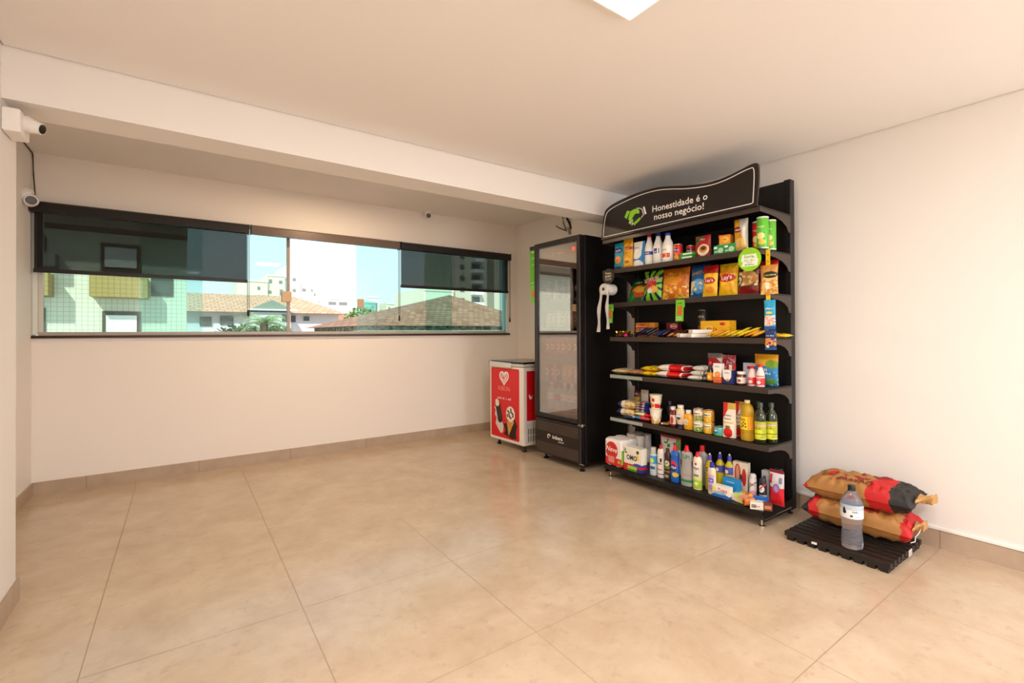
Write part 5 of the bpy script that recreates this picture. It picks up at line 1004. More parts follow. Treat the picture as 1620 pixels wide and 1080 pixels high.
Rf = Matrix.Rotation(FR, 4, 'Z')
def infr(o, x, y, z): o.location = Vector((2.953, 3.168, 0)) + (Rf @ Vector((x, y, z))); o.rotation_euler = (0, 0, FR)
PET = [(0.80, 0), (0.95, 0.03), (1, 0.08), (0.92, 0.22), (1, 0.36), (1, 0.60), (0.85, 0.72), (0.45, 0.86), (0.32, 0.90), (0.32, 0.93)]
M_CLR = mat('clear_pet', '#dfe6ea', 0.1, trans=0.5, ior=1.3); M_COLA = mat('cola_pet', '#2a120c', 0.1, coat=0.4); M_ORG = mat('orange_pet', '#d8701c', 0.15, coat=0.4)
def frb(lbl, x, zz, h, r, body, cap_, lcol, y=0.15, txt=None, tcol='#f3ede4', grp=None):
    t = bottle('drink_bottle', lbl, 'drink bottle', PET, r, h, body, K(cap_), 0, 0, 0, capf=0.925, capr=0.36, lab=(0.38, 0.62, K(lcol)), group=grp)
    infr(t, x, y, zz)
    if txt: text(txt, h*0.085, K(tcol), t, 0, h*0.46, cyl(r, off=0.0018), bold=0.02)
frb('clear soft drink bottle with a red label, on the bottom rack of the fridge', -0.475, SHZ[0], 0.25, 0.045, M_CLR, '#c8202a', '#b81c22', 0.16, txt='Coca')
for i, x in enumerate((-0.375, -0.275, -0.175, -0.573)):
    frb('clear water bottle with a white label on the fridge bottom rack, '+['second left of centre', 'second from right', 'rightmost', 'leftmost'][i], x, SHZ[0], 0.27, 0.045, M_CLR, '#e8e4dc', '#d9d4c8', 0.16, txt='água', tcol='#2a2a30', grp='water bottles on the fridge bottom rack')
def frcan(lbl, x, zz, h, r, c1, grp, y=0.13, nm='drink_can', cat='drink can'):
    t = can(nm, lbl, cat, r, h, gfx('drinkcan'+c1, c1, [('ell', (0, h*0.5, r*0.6, h*0.2), '#e9dcc0'), ('ell', (0, h*0.5, r*0.4, h*0.12), c1)], metal=0.2), 0, 0, 0, group=grp); infr(t, x, y, zz)
names = ['leftmost', 'second from left', 'third from left', 'fourth from left', 'fifth from left', 'rightmost']
for i, (x, c) in enumerate(zip((-0.575, -0.493, -0.411, -0.33, -0.248, -0.165), ('#6a4a8a', '#d0602a', '#5a3a50', '#e8a21c', '#e8941c', '#c8b8a0'))):
    frcan('tall juice can on the second rack of the fridge, '+names[i], x, SHZ[1], 0.165, 0.033, c, 'juice cans on the second fridge rack')
for i, x in enumerate((-0.575, -0.493, -0.411, -0.33, -0.248, -0.165)):
    c = ['#c8402a', '#b83a2a', '#c85a3a', '#c8402a', '#a84a3a', '#c86a4a'][i]
    frcan('red drink can on the third rack of the fridge, '+names[i], x, SHZ[2], 0.15, 0.032, c, 'red cans on the third fridge rack')
for i, x in enumerate((-0.575, -0.493, -0.411, -0.33, -0.248, -0.165)):
    frcan('cream and pink striped drink can on the fourth rack of the fridge, '+names[i], x, SHZ[3], 0.155, 0.032, ['#d8b8a0', '#d09a8a'][i % 2], 'cream cans on the fourth fridge rack')
for i, x in enumerate((-0.58, -0.475, -0.37, -0.265, -0.16)):
    frb('small bottle on the top rack of the fridge, '+names[i], x, SHZ[4], 0.20, 0.031, [M_COLA, M_CLR][i % 2], '#c8c0b8', '#b8b0a8', 0.14, grp='small bottles on the top fridge rack')
# green instruction flag on the fridge's left edge
t = thing('instruction_flag', 'long lime green instruction flag sticking out from the left edge of the fridge', 'sign', (0, 0, 0)); infr(t, -L_-0.055, 0.03, 1.755)
bm = B(); box(bm, -0.052, 0.054, -0.001, 0.0, 0.0, 0.385); build('board', bm, gfx('flag_print', '#5fb31f', [('rect', (-0.1, 0.1, 0.37, 0.4), '#1c1a14')]), t)
bm = B(); box(bm, -0.053, 0.054, -0.0015, 0.0005, 0.385, 0.412); build('black_top', bm, K('#17130f'), t)
for k, (s_, w_, zz) in enumerate([('COMO', 0.022, 0.345), ('COMPRAR', 0.018, 0.322), ('1 escolha', 0.013, 0.285), ('2 leia o código', 0.011, 0.25), ('3 pague', 0.013, 0.215), ('no aplicativo', 0.012, 0.185), ('obrigado', 0.016, 0.03)]):
    text(s_, w_, K('#2c5a10') if k in (1, 3, 5) else K('#e6f4cc'), t, 0, zz, y=-0.0016)
t = thing('price_flag', 'small green flag with an orange square under the long green flag on the fridge', 'price flag', (0, 0, 0), group=None); infr(t, -L_-0.050, 0.03, 1.585)
bm = B(); box(bm, -0.042, 0.042, -0.001, 0.0, 0.0, 0.166); build('card', bm, mat('flag_green', '#74c62c', 0.45), t)
bm = B(); box(bm, -0.026, 0.026, -0.0022, -0.0011, 0.055, 0.125); build('orange_square', bm, gfx('orange_square_print', '#e0501c', [('noise', (160, 0.56), '#b4a020')]), t)

# ------------------------------------------------------------------ red ice cream freezer
ZR = -PI/2+0.05
fr2 = thing('ice_cream_freezer', 'low white chest freezer with red ice cream panels, under the window corner beside the fridge', 'freezer', (2.947, 4.033, 0), (0, 0, ZR))
M_FW = mat('freezer_white', '#e9e2d8', 0.3); M_FRD = mat('freezer_red', '#d6101a', 0.3); M_LID = mat('lid_grey', '#8f8a84', 0.3)
FL, FD = 0.615, 0.52
bm = B(); box(bm, -FL, 0, 0, FD, 0.07, 0.905); build('body', bm, M_FW, fr2, bev=0.012, seg=3)
bm = B(); box(bm, -FL-0.003, 0.003, -0.006, FD, 0.908, 0.938); build('rim', bm, mat('freezer_rim', '#cfcac2', 0.35), fr2, bev=0.006)
bm = B(); box(bm, -FL+0.004, -0.004, 0.004, FD-0.01, 0.9385, 0.96); lid = build('lid', bm, mat('lid_dark', '#241d1a', 0.15), fr2, bev=0.008)
bm = B(); prism(bm, [(-0.575, 0.890), (-0.20, 0.890), (-0.185, 0.905), (-0.19, 0.945), (-0.585, 0.952), (-0.59, 0.915)], -0.028, -0.0065); build('handle', bm, mat('handle_pale', '#d6d2cb', 0.35), lid, bev=0.008)
bm = B(); prism(bm, [(-0.615, 0.912), (-0.592, 0.908), (-0.592, 0.955), (-0.615, 0.955)], -0.02, -0.0065); build('corner_cap', bm, M_LID, lid, bev=0.003)
def rr(x0, x1, z0, z1, r=0.02, n=5):
    P = []
    for cx, cz, a0 in ((x1-r, z1-r, 0), (x0+r, z1-r, 90), (x0+r, z0+r, 180), (x1-r, z0+r, 270)):
        for k in range(n+1):
            a = math.radians(a0+90*k/n); P.append((cx+r*math.cos(a), cz+r*math.sin(a)))
    return P
bm = B(); prism(bm, rr(-0.585, -0.070, 0.105, 0.882), -0.002, -0.0002); pnl = build('red_panel', bm, M_FRD, fr2)
def heart(s, n=40):
    P = []
    for i in range(n):
        a = 2*PI*i/n; P.append((s*16*math.sin(a)**3/16, s*(13*math.cos(a)-5*math.cos(2*a)-2*math.cos(3*a)-math.cos(4*a))/16))
    return P
hx, hz = -0.338, 0.778
bm = B(); ribbon(bm, [(hx+a, hz+b) for a, b in heart(0.078)], 0.020, -0.0022, closed=True); 
build('heart_logo', bm, M_WHT, pnl)
bm = B(); ribbon(bm, [(hx+a*1.0, hz+0.004+b) for a, b in heart(0.044)][3:38], 0.014, -0.0022); build('heart_logo', bm, M_WHT, pnl)
bm = B(); ribbon(bm, [(hx-0.02, hz+0.012), (hx-0.008, hz+0.018), (hx, hz+0.004), (hx+0.01, hz+0.018), (hx+0.022, hz+0.008), (hx+0.010, hz-0.012)], 0.009, -0.0022); build('heart_logo', bm, M_WHT, pnl)
text('KIBON', 0.068, K('#f08a7c'), pnl, -0.338, 0.632, y=-0.0035, bold=0.01, sx=1.05)
text('peça já o seu', 0.036, M_WHT, pnl, -0.335, 0.535, y=-0.0035, bold=0.01)
bm = B()
prism(bm, [(-0.53, 0.44), (-0.50, 0.40), (-0.515, 0.35), (-0.48, 0.31), (-0.50, 0.25), (-0.46, 0.20), (-0.40, 0.15), (-0.36, 0.17), (-0.35, 0.24), (-0.39, 0.30), (-0.46, 0.42)], -0.0028, -0.0021)
build('milk_splash', bm, K('#d9cfc6'), pnl)
bm = B()
prism(bm, [(-0.36, 0.26), (-0.31, 0.20), (-0.345, 0.15), (-0.27, 0.135), (-0.20, 0.115), (-0.12, 0.13), (-0.13, 0.20), (-0.105, 0.27), (-0.15, 0.34), (-0.22, 0.30), (-0.29, 0.28)], -0.0030, -0.0021)
build('chocolate_splash', bm, K('#24140f'), pnl)
def rot2(P, a, cx, cz): return [(cx+x*math.cos(a)-z*math.sin(a), cz+x*math.sin(a)+z*math.cos(a)) for x, z in P]
bm = B(); prism(bm, rot2(rr(-0.042, 0.042, -0.14, 0.12, 0.04, 8), 0.26, -0.440, 0.405), -0.006, -0.0031); build('ice_cream_bar', bm, K('#1c110d', 0.2), pnl)
bm = B(); prism(bm, rot2([(-0.035, 0.03), (-0.022, 0.0), (-0.005, 0.014), (0.012, -0.005), (0.036, 0.02), (0.04, 0.055), (0.015, 0.085), (-0.02, 0.08)], 0.26, -0.455, 0.445), -0.0075, -0.0061); build('vanilla_bite', bm, K('#eadcc4'), pnl)
bm = B(); prism(bm, [(-0.285, 0.30), (-0.155, 0.31), (-0.255, 0.145)], -0.006, -0.0031)
build('wafer_cone', bm, gfx('cone_print', '#dc9c46', [('diag', (1, 1, 0.02, 0.026), '#a8642a'), ('diag', (1, 1, 0.05, 0.056), '#a8642a'), ('diag', (1, -1, -0.45, -0.444), '#a8642a'), ('diag', (1, -1, -0.50, -0.494), '#a8642a')]), pnl)
bm = B(); prism(bm, [(-0.218+0.078*math.cos(a*PI/12)*(1+0.06*math.sin(a*2.3)), 0.385+0.085*math.sin(a*PI/12)) for a in range(24)], -0.008, -0.0061); sc = build('cream_scoop', bm, K('#efe4d2'), pnl)
bm = B()
for P in ([(-0.27, 0.42), (-0.235, 0.40), (-0.24, 0.36), (-0.20, 0.34)], [(-0.21, 0.45), (-0.205, 0.41), (-0.17, 0.39), (-0.175, 0.355)], [(-0.265, 0.385), (-0.27, 0.35)]):
    ribbon(bm, P, 0.02, -0.0081)
build('chocolate_drizzle', bm, K('#2a1610'), sc)
# right-hand side panel and vents (side face is x = 0)
bm = B(); box(bm, 0.0002, 0.002, 0.045, 0.46, 0.335, 0.865); sp = build('red_panel', bm, M_FRD, fr2)
bm = B(); prismx(bm, [(0.07, 0.60), (0.085, 0.62), (0.09, 0.60), (0.11, 0.585), (0.125, 0.61), (0.115, 0.57), (0.09, 0.56)], 0.0021, 0.0028); build('smile_print', bm, M_WHT, sp)
bm = B(); box(bm, 0.0002, 0.003, 0.035, 0.30, 0.09, 0.31); sv = build('vent_panel', bm, mat('vent_white', '#dcd5cb', 0.4), fr2)
bm = B()
for k in range(7):
    for j in range(2): box(bm, 0.0031, 0.0038, 0.06+k*0.033, 0.072+k*0.033, 0.11+j*0.075, 0.175+j*0.075)
build('vent_slot', bm, K('#4a403a'), sv)
for x, y in ((-0.53, 0.07), (-0.05, 0.05), (-0.53, 0.46), (-0.05, 0.46)):
    bm = B(); lathe(bm, capped([(0.024, 0), (0.026, 0.01), (0.02, 0.02), (0.012, 0.03), (0.012, 0.072)]), 14, x, y); build('foot', bm, M_FBLK, fr2, True)

# ------------------------------------------------------------------ pallet, charcoal bags, water bottle
pl = thing('plastic_pallet', 'low black slatted plastic pallet on the floor under the charcoal bags', 'pallet', (3.294, 1.161, 0), (0, 0, 0.0))
M_PLT = mat('black_plastic', '#1d1714', 0.45)
hx_, hy_ = 0.258, 0.267
k = 0; x = -hx_
while x < hx_-0.02:
    bm = B(); box(bm, x, x+0.042, -hy_, hy_, 0.022, 0.050)
    if k in (0, 8): pass
    for j in range(9):
        y0 = -hy_+j*(2*hy_)/9+0.008; box(bm, x, x+0.042, y0, y0+0.038, 0.0, 0.0225)
    build('slat', bm, M_PLT, pl, bev=0.0015); x += 0.0593; k += 1
for j in range(5):
    y0 = -hy_+0.02+j*0.115
    bm = B(); box(bm, -hx_+0.043, hx_-0.001, y0, y0+0.025, 0.010, 0.034); build('cross_bar', bm, M_PLT, pl)
bm = B(); prismx(bm, [(0.085, 0.026), (0.115, 0.026), (0.112, 0.038), (0.084, 0.040)], -hx_-0.0012, -hx_-0.0002); build('sticker', bm, M_WHT, pl)
bm = B(); box(bm, 0.03, 0.085, -hy_-0.0012, -hy_-0.0002, 0.010, 0.046); st = build('sticker', bm, mat('sticker_paper', '#e6dfd4', 0.5), pl)
bm = B()
for k in range(4): box(bm, 0.035, 0.078, -hy_-0.0018, -hy_-0.0013, 0.015+k*0.007, 0.017+k*0.007)
build('printed_lines', bm, K('#8a857e'), st)
KR = '#a9753d'
def charcoal(lbl, x, y, zc, rz, ry, seed, layers, nm, w=0.57, hgt=0.27, T=0.150, flip=1):
    t = thing('charcoal_bag', lbl, 'charcoal bag', (x, y, zc), (-PI/2+0.12, ry, -PI/2+rz), 'paper charcoal bags')
    holder = t
    def dep(x_, z_): return 0
    o, fn = pillow(w, hgt, T, gfx(nm, KR, layers, wob=0.06, wscale=22, rough=0.6), holder, 'paper_sack', 'fat', 0.007, seed, nx=60, nz=40, seal=0.015)
    fn = lambda a_, b_, f_=fn: (f_(a_, b_)[0]*0.95, f_(a_, b_)[1]-0.007, f_(a_, b_)[2])
    return t, fn
t1, fn1 = charcoal('lower kraft paper charcoal bag with a black left end, lying directly on the pallet', 3.285, 1.155, 0.133, 0.04, 0.02, 3,
    [('noise', (3.0, 0.60), '#a86f38'), ('rect', (-0.40, -0.185, -1, 1), '#c21c1c'), ('rect', (-0.40, -0.245, -1, 1), '#221d1b'), ('rect', (0.225, 0.40, -1, 1), '#c21c1c'), ('rect', (-0.13, -0.11, 0.13, 0.25), '#8a2018'), ('rect', (0.04, 0.09, 0.05, 0.085), '#8a2018'), ('rect', (-0.06, 0.12, 0.04, 0.075), '#9a2a1c')], 'charcoal_low')
t2, fn2 = charcoal('upper kraft charcoal bag with red flames and black right end, on the lower bag', 3.290, 1.150, 0.286, -0.02, -0.03, 9,
    [('noise', (3.0, 0.62), '#a86f38'), ('rect', (0.07, 0.5, -1, 1), '#c21c1c'), ('rect', (-0.01, 0.22, 0.19, 0.5), '#8a1c1c'), ('rect', (0.175, 0.5, -1, 1), '#262120'), ('rect', (-0.5, -0.262, -1, 1), '#c21c1c'), ('ell', (-0.05, 0.235, 0.05, 0.03), '#9a7a3a'), ('rect', (-0.09, 0.06, 0.115, 0.145), '#8a2018'), ('rect', (-0.29, -0.2, 0.26, 0.5), '#4a2a20')], 'charcoal_up')
dz = -0.14
for t_, fn, big in ((t1, fn1, 0), (t2, fn2, 1)):
    for o_ in t_.children: 
        if o_.name.startswith('paper_sack'): sack = o_
    # centre the sack on its root
    f_ = (lambda a, b, f=fn: f(a, b))
    if big:
        text('S', 0.11, K('#b81c1c', 0.6), t_, -0.155, 0.085, fn, bold=0.05); text('CARVÃO', 0.05, K('#7c1f18', 0.6), t_, -0.01, 0.045, fn, bold=0.03)
        text('CARVÃO', 0.022, K('#2a1c16', 0.6), t_, -0.215, 0.12, lambda a, b, f=fn: f(-0.215+(b-0.12), 0.12-(a+0.215)))
    else:
        text('CARVÃO', 0.062, K('#2a1c16', 0.6), t_, 0.0, 0.155, fn, bold=0.03); text('VEGETAL', 0.036, K('#8a2018', 0.6), t_, 0.03, 0.10, fn, bold=0.03)
        text('CARVÃO', 0.022, K('#2a1c16', 0.6), t_, 0.15, 0.12, lambda a, b, f=fn: f(0.165+(b-0.12), 0.12-(a-0.15)))
def neck(parent, x, z, s, up, nm='paper_neck'):
    bm = B(); N = 12; P = []
    for j in range(7):
        f_ = j/6; ring = []
        for i in range(N):
            a = 2*PI*i/N; wob = 1+0.25*math.sin(3*a+j)+0.12*math.sin(5*a+2*j)
            ring.append(bm.verts.new((x+s*(0.012+0.065*f_), -0.02+math.cos(a)*(0.018+0.006*f_)*wob, z+up*f_+math.sin(a)*(0.055-0.035*math.sin(PI*min(1, f_*1.1)))*wob)))
        P.append(ring)
    for a, b in zip(P, P[1:]):
        for i in range(N): bm.faces.new((a[i], a[(i+1) % N], b[(i+1) % N], b[i]))
    bm.faces.new(P[0]); bm.faces.new(P[-1])
    return build(nm, bm, mat('kraft_end', '#c09058', 0.65), parent, True)
neck(t2, 0.27, 0.12, 1, 0.03); nk = neck(t1, 0.265, 0.12, 0.6, 0.04)
bm = B(); tube(bm, [(0.285, -0.03, 0.15), (0.30, -0.02, 0.12), (0.297, -0.005, 0.075), (0.292, 0.0, 0.035), (0.300, 0.005, -0.01), (0.285, 0.01, -0.03)], 0.0022, 6); build('tie_string', bm, mat('white_string', '#ece4d8', 0.7), nk)
wbt = thing('water_bottle', 'large clear plastic water bottle with a black cap standing on the pallet', 'water bottle', (3.107, 1.092, 0.0505), (0, 0, -0.9))
M_PET = mat('clear_bottle', '#dcdee8', 0.05, trans=0.88, ior=1.30)
WPR = [(0.030, 0.010), (0.040, 0.0), (0.051, 0.008), (0.054, 0.035), (0.050, 0.075), (0.0475, 0.11), (0.050, 0.15), (0.054, 0.175), (0.0545, 0.235), (0.052, 0.262), (0.040, 0.292), (0.024, 0.318), (0.0165, 0.326), (0.0165, 0.334)]
bm = B(); lathe(bm, [(0, 0.012)] + WPR + [(0, 0.334)], 40)
for v in bm.verts:
    if v.co.z < 0.06:
        a = math.atan2(v.co.y, v.co.x); f_ = 1-0.16*max(0, math.sin(5*a))*(1-v.co.z/0.06); v.co.x *= f_; v.co.y *= f_
build('bottle', bm, M_PET, wbt, True)
bm = B(); lathe(bm, capped([(0.0185, 0.330), (0.0185, 0.352), (0.016, 0.356)]), 24); lathe(bm, [(0.0185, 0.322), (0.0195, 0.324), (0.0185, 0.327)], 24); build('cap', bm, K('#16120f', 0.35), wbt, True)
bm = B(); lathe(bm, [(0.0552, 0.178), (0.0556, 0.252)], 40)
build('paper_label', bm, gfx('water_label', '#e4e4e8', [('rect', (-1, 1, 0.225, 0.26), '#b9c4cf')]), wbt, True)
cf = cyl(0.0552, off=0.0012)
def wrap(poly, nm, m):
    me = bpy.data.meshes.new(nm); me.from_pydata([cf(a, b) for a, b in poly], [], [tuple(range(len(poly)))]); me.materials.append(m)
    o = bpy.data.objects.new(nm, me); COL.objects.link(o); o.parent = wbt
wrap([(-0.064, 0.205), (-0.052, 0.200), (-0.044, 0.210), (-0.048, 0.224), (-0.056, 0.242), (-0.064, 0.225)], 'drop_print', K('#181a20'))
wrap([(-0.026, 0.189), (-0.014, 0.189), (-0.014, 0.199), (-0.026, 0.199)], 'square_print', K('#181a20'))
text('água', 0.014, K('#3a3c44'), wbt, 0.0, 0.213, cf, bold=0.01); text('1,5 L', 0.008, K('#8a8c94'), wbt, 0.012, 0.190, cf)

# ------------------------------------------------------------------ security cameras and loose wires
M_CAM = mat('camera_white', '#efe9e4', 0.35); M_LENS = mat('lens_black', '#1a120f', 0.12, coat=0.8)
def cam_head(parent, base, tip, r0_, r1_):
    d = (Vector(tip)-Vector(base)); n = d.normalized()
    bm = B(); tube(bm, [Vector(base), Vector(base)+d*0.2, Vector(base)+d*0.8, Vector(tip)], [r0_, r0_*1.04, r1_*1.05, r1_], 20); h_ = build('head', bm, M_CAM, parent, True)
    bm = B(); tube(bm, [Vector(tip)-n*0.001, Vector(tip)+n*0.003], r1_*0.82, 18); l_ = build('lens', bm, M_LENS, parent, True)
    return h_
t = thing('security_camera', 'large white security camera on a square box on the left wall, just under the beam', 'security camera', (XL, 3.05, 2.29))
bm = B(); box(bm, 0.0005, 0.062, -0.045, 0.115, -0.105, 0.0); build('junction_box', bm, M_CAM, t, bev=0.008, seg=3)
cam_head(t, (0.060, 0.03, -0.040), (0.122, 0.010, -0.058), 0.036, 0.026)
t = thing('security_camera', 'small white dome security camera beside the top left corner of the window', 'security camera', (XLL, 5.05, 2.33))
bm = B(); tube(bm, [(0.0005, 0, 0), (0.02, 0, 0), (0.045, 0, -0.006)], [0.062, 0.060, 0.045], 20); build('base', bm, M_CAM, t, True)
cam_head(t, (0.03, 0.01, -0.030), (0.050, -0.055, -0.045), 0.050, 0.040)
t = thing('security_camera', 'tiny white security camera high above the right part of the window', 'security camera', (2.41, 5.22, H2-0.001))
bm = B(); lathe(bm, capped([(0.045, 0), (0.045, -0.014), (0.030, -0.028)]), 20); build('base', bm, M_CAM, t, True)
cam_head(t, (0.0, 0.0, -0.035), (-0.015, -0.045, -0.055), 0.040, 0.034)
bm = B(); tube(bm, [(XLL+0.006, 3.30, H2-0.006), (XLL+0.006, 4.3, H2-0.007), (XLL+0.006, 5.262, H2-0.008), (XLL+0.008, 5.272, H2-0.02), (XLL+0.012, 5.272, 2.55), (XLL+0.022, 5.270, 2.385)], 0.004, 6)  # ceiling run of this dark tube stands for the crease's shade
tag(build('camera_cable', bm, mat('dark_cable', '#3a2c24', 0.6)), 'thin dark cable down to the dome camera, its ceiling run drawn for crease shade', 'cable')
M_WIRE = mat('brown_wire', '#2c1c12', 0.6)
t = thing('loose_wires', 'loose dark wires hanging from the recess ceiling above the drinks fridge', 'wires', (XRR-0.001, 4.20, 2.60))
def wp(*P): return [(a-(XRR-0.001), b-4.20, c-2.60) for a, b, c in P]
bm = B(); tube(bm, wp((3.72, 4.40, 2.575), (3.725, 4.37, 2.548), (3.73, 4.33, 2.53), (3.735, 4.23, 2.485)), 0.006, 8); build('wire', bm, M_WIRE, t, True)
bm = B(); tube(bm, wp((3.735, 4.28, 2.722), (3.73, 4.29, 2.66), (3.73, 4.28, 2.59), (3.735, 4.235, 2.50)), 0.006, 8); build('wire', bm, M_WIRE, t, True)
bm = B(); tube(bm, wp((3.74, 4.235, 2.724), (3.73, 4.22, 2.64), (3.73, 4.175, 2.57), (3.735, 4.14, 2.49)), [0.008, 0.012, 0.014, 0.008], 8); build('wire', bm, M_WIRE, t, True)
bm = B(); tube(bm, wp((3.745, 4.205, 2.52), (3.745, 4.185, 2.44)), 0.018, 12); build('conduit_end', bm, mat('grey_conduit', '#a89a8c', 0.5), t, True)

# ------------------------------------------------------------------ outside
M_GRD = plaster('street_ground', '#a8a49c', 0.9)
bm = B(); box(bm, -60, 90, YB+1.5, 130, -4.3, -4.0); struct(build('ground', bm, M_GRD))
def tilewall(name, base, line, s=0.12):
    m = bpy.data.materials.new(name); m.use_nodes = True; nt = m.node_tree; b = nt.nodes['Principled BSDF']; b.inputs['Roughness'].default_value = 0.6
    tc = nt.nodes.new('ShaderNodeTexCoord'); sp_ = nt.nodes.new('ShaderNodeSeparateXYZ'); nt.links.new(tc.outputs['Object'], sp_.inputs[0])
    a = nmath(nt, 'FRACT', nmath(nt, 'DIVIDE', sp_.outputs[0], s)); c = nmath(nt, 'FRACT', nmath(nt, 'DIVIDE', sp_.outputs[2], s))
    f = nmath(nt, 'MAXIMUM', nmath(nt, 'LESS_THAN', a, 0.12), nmath(nt, 'LESS_THAN', c, 0.12))
    nt.links.new(nmix(nt, f, hexc(base), hexc(line)), b.inputs['Base Color']); return m
def rooftile(name, c1, c2, s=0.25):
    m = bpy.data.materials.new(name); m.use_nodes = True; nt = m.node_tree; b = nt.nodes['Principled BSDF']; b.inputs['Roughness'].default_value = 0.85
    tc = nt.nodes.new('ShaderNodeTexCoord'); co = tc.outputs['Object']
    sp_ = nt.nodes.new('ShaderNodeSeparateXYZ'); nt.links.new(co, sp_.inputs[0]); cb_ = nt.nodes.new('ShaderNodeCombineXYZ')
    nt.links.new(sp_.outputs[0], cb_.inputs[0]); nt.links.new(nmath(nt, 'ADD', sp_.outputs[2], nmath(nt, 'MULTIPLY', sp_.outputs[1], 0.25)), cb_.inputs[1])
    w = nt.nodes.new('ShaderNodeTexBrick'); w.inputs['Scale'].default_value = 1.0; w.inputs['Brick Width'].default_value = s; w.inputs['Row Height'].default_value = s*0.55
    w.inputs['Mortar Size'].default_value = s*0.07; w.inputs['Color1'].default_value = hexc(c1); w.inputs['Color2'].default_value = hexc(c2)
    w.inputs['Mortar'].default_value = tuple(x*0.45 for x in hexc(c1)[:3])+(1,); nt.links.new(cb_.outputs[0], w.inputs['Vector'])
    n = nt.nodes.new('ShaderNodeTexNoise'); n.inputs['Scale'].default_value = 3; n.inputs['Detail'].default_value = 6; nt.links.new(co, n.inputs['Vector'])
    nt.links.new(nmix(nt, nmath(nt, 'MULTIPLY', n.outputs[0], 0.5), w.outputs[0], hexc(c2)), b.inputs['Base Color']); return m
M_TW = tilewall('cream_tile_facade', '#e4dfc6', '#c3bda2', 0.085); M_OCH = tilewall('ochre_tile', '#a98d4e', '#8a7338', 0.085)
M_DKW = mat('dark_window_frame', '#5c5546', 0.5); M_SHU = mat('pale_shutter', '#efece2', 0.5); M_EAVE = mat('eave_brown', '#6a5846', 0.8)
M_GLD = mat('dark_pane', '#59605c', 0.15)
# apartment building on the left
ab = thing('apartment_building', 'cream tiled apartment building with ochre balcony boxes, behind the left blind', 'building', (-4.0, 12.0, -4.0))
o = build('facade', box(B(), -6, 4.09, 0, 7, 0, 7.22), M_TW, ab)
build('eave', box(B(), -6.2, 4.10, -0.6, 7.2, 7.225, 8.1), M_EAVE, ab)
def awin(x0, x1, z0, z1, shut=0.9, fr_=0.06):
    f = build('window', box(B(), x0-fr_, x1+fr_, -0.03, 0.05, z0-fr_, z1+fr_), M_DKW, ab)
    build('pane', box(B(), x0, x1, -0.05, -0.031, z0, z1), M_GLD, f)
    if shut: build('shutter', box(B(), x0, x1, -0.07, -0.051, z1-(z1-z0)*shut, z1-0.02), M_SHU, f)
awin(2.80, 3.28, 6.55, 6.97, 0.95); awin(1.5, 1.93, 6.50, 7.0, 0.9); awin(2.82, 3.28, 4.6, 5.66, 1.0); awin(1.3, 1.92, 4.6, 5.70, 1.0); awin(3.56, 3.80, 6.10, 6.34, 0)
for x0, x1, z0, z1 in ((2.63, 3.47, 5.97, 6.36), (1.2, 2.09, 5.96, 6.37)):
    b_ = build('balcony_box', box(B(), x0, x1, -0.5, -0.001, z0, z1), M_OCH, ab)
bm = B(); box(bm, 2.01, 2.16, -0.35, -0.001, 6.49, 6.73); build('air_conditioner', bm, mat('ac_grey', '#8c877c', 0.5), ab)
# terracotta house
hs = thing('house', 'white house with a broad terracotta roof and a small grey front gable', 'house', (0.0, 24.0, -4.0))
M_HW = plaster('house_white', '#f0e9ea'); M_TER = rooftile('terracotta_roof', '#d99a74', '#e8b896', 0.3)
build('walls', box(B(), -3.0, 6.30, 0, 6, 0, 6.20), M_HW, hs)
bm = B(); V = [bm.verts.new(p) for p in ((-3.5, -0.5, 6.20), (6.6, -0.5, 6.20), (6.6, 6.5, 6.20), (-3.5, 6.5, 6.20), (-1.0, 3.0, 7.20), (4.80, 3.0, 7.20))]
for q in ((0, 1, 5, 4), (1, 2, 5), (2, 3, 4, 5), (3, 0, 4), (0, 3, 2, 1)): bm.faces.new([V[i] for i in q])
build('roof', bm, M_TER, hs)
bm = B(); prism(bm, [(2.35, 6.30), (3.20, 6.72), (4.10, 6.30)], -1.2, 1.5); gb_ = build('gable', bm, mat('gable_grey', '#8f9a8a', 0.7), hs)
bm = B(); prism(bm, [(2.25, 6.26), (4.2, 6.26), (4.2, 6.33), (2.25, 6.33)], -1.3, -1.201); build('fascia', bm, M_HW, gb_)
build('front_wing', box(B(), 2.45, 3.95, -1.1, -0.001, 0, 6.2), M_HW, hs)
def win_on(par, x0, x1, z0, z1, y, m=M_GLD, nm='window'):
    return build(nm, box(B(), x0, x1, y-0.05, y+0.02, z0, z1), m, par)
for x0, x1, z0, z1, y in ((3.6, 3.9, 5.82, 6.12, -1.12), (4.09, 4.34, 5.80, 6.10, -0.03), (4.70, 4.94, 5.87, 6.07, -0.03), (0.62, 1.05, 5.62, 6.0, -0.03), (1.35, 1.85, 5.68, 6.05, -0.03)): win_on(hs, x0, x1, z0, z1, y)
sh = thing('house', 'small low house with a red roof, right of the terracotta roofed house', 'house', (10.3, 40.0, -4.0))
build('walls', box(B(), 0, 2.3, 0, 4, 0, 6.2), M_HW, sh)
bm = B(); prismx(bm, [(-0.3, 6.2), (2, 7.0), (4.3, 6.2)], -0.3, 2.5); build('roof', bm, rooftile('red_roof', '#c4705c', '#d89078', 0.3), sh)
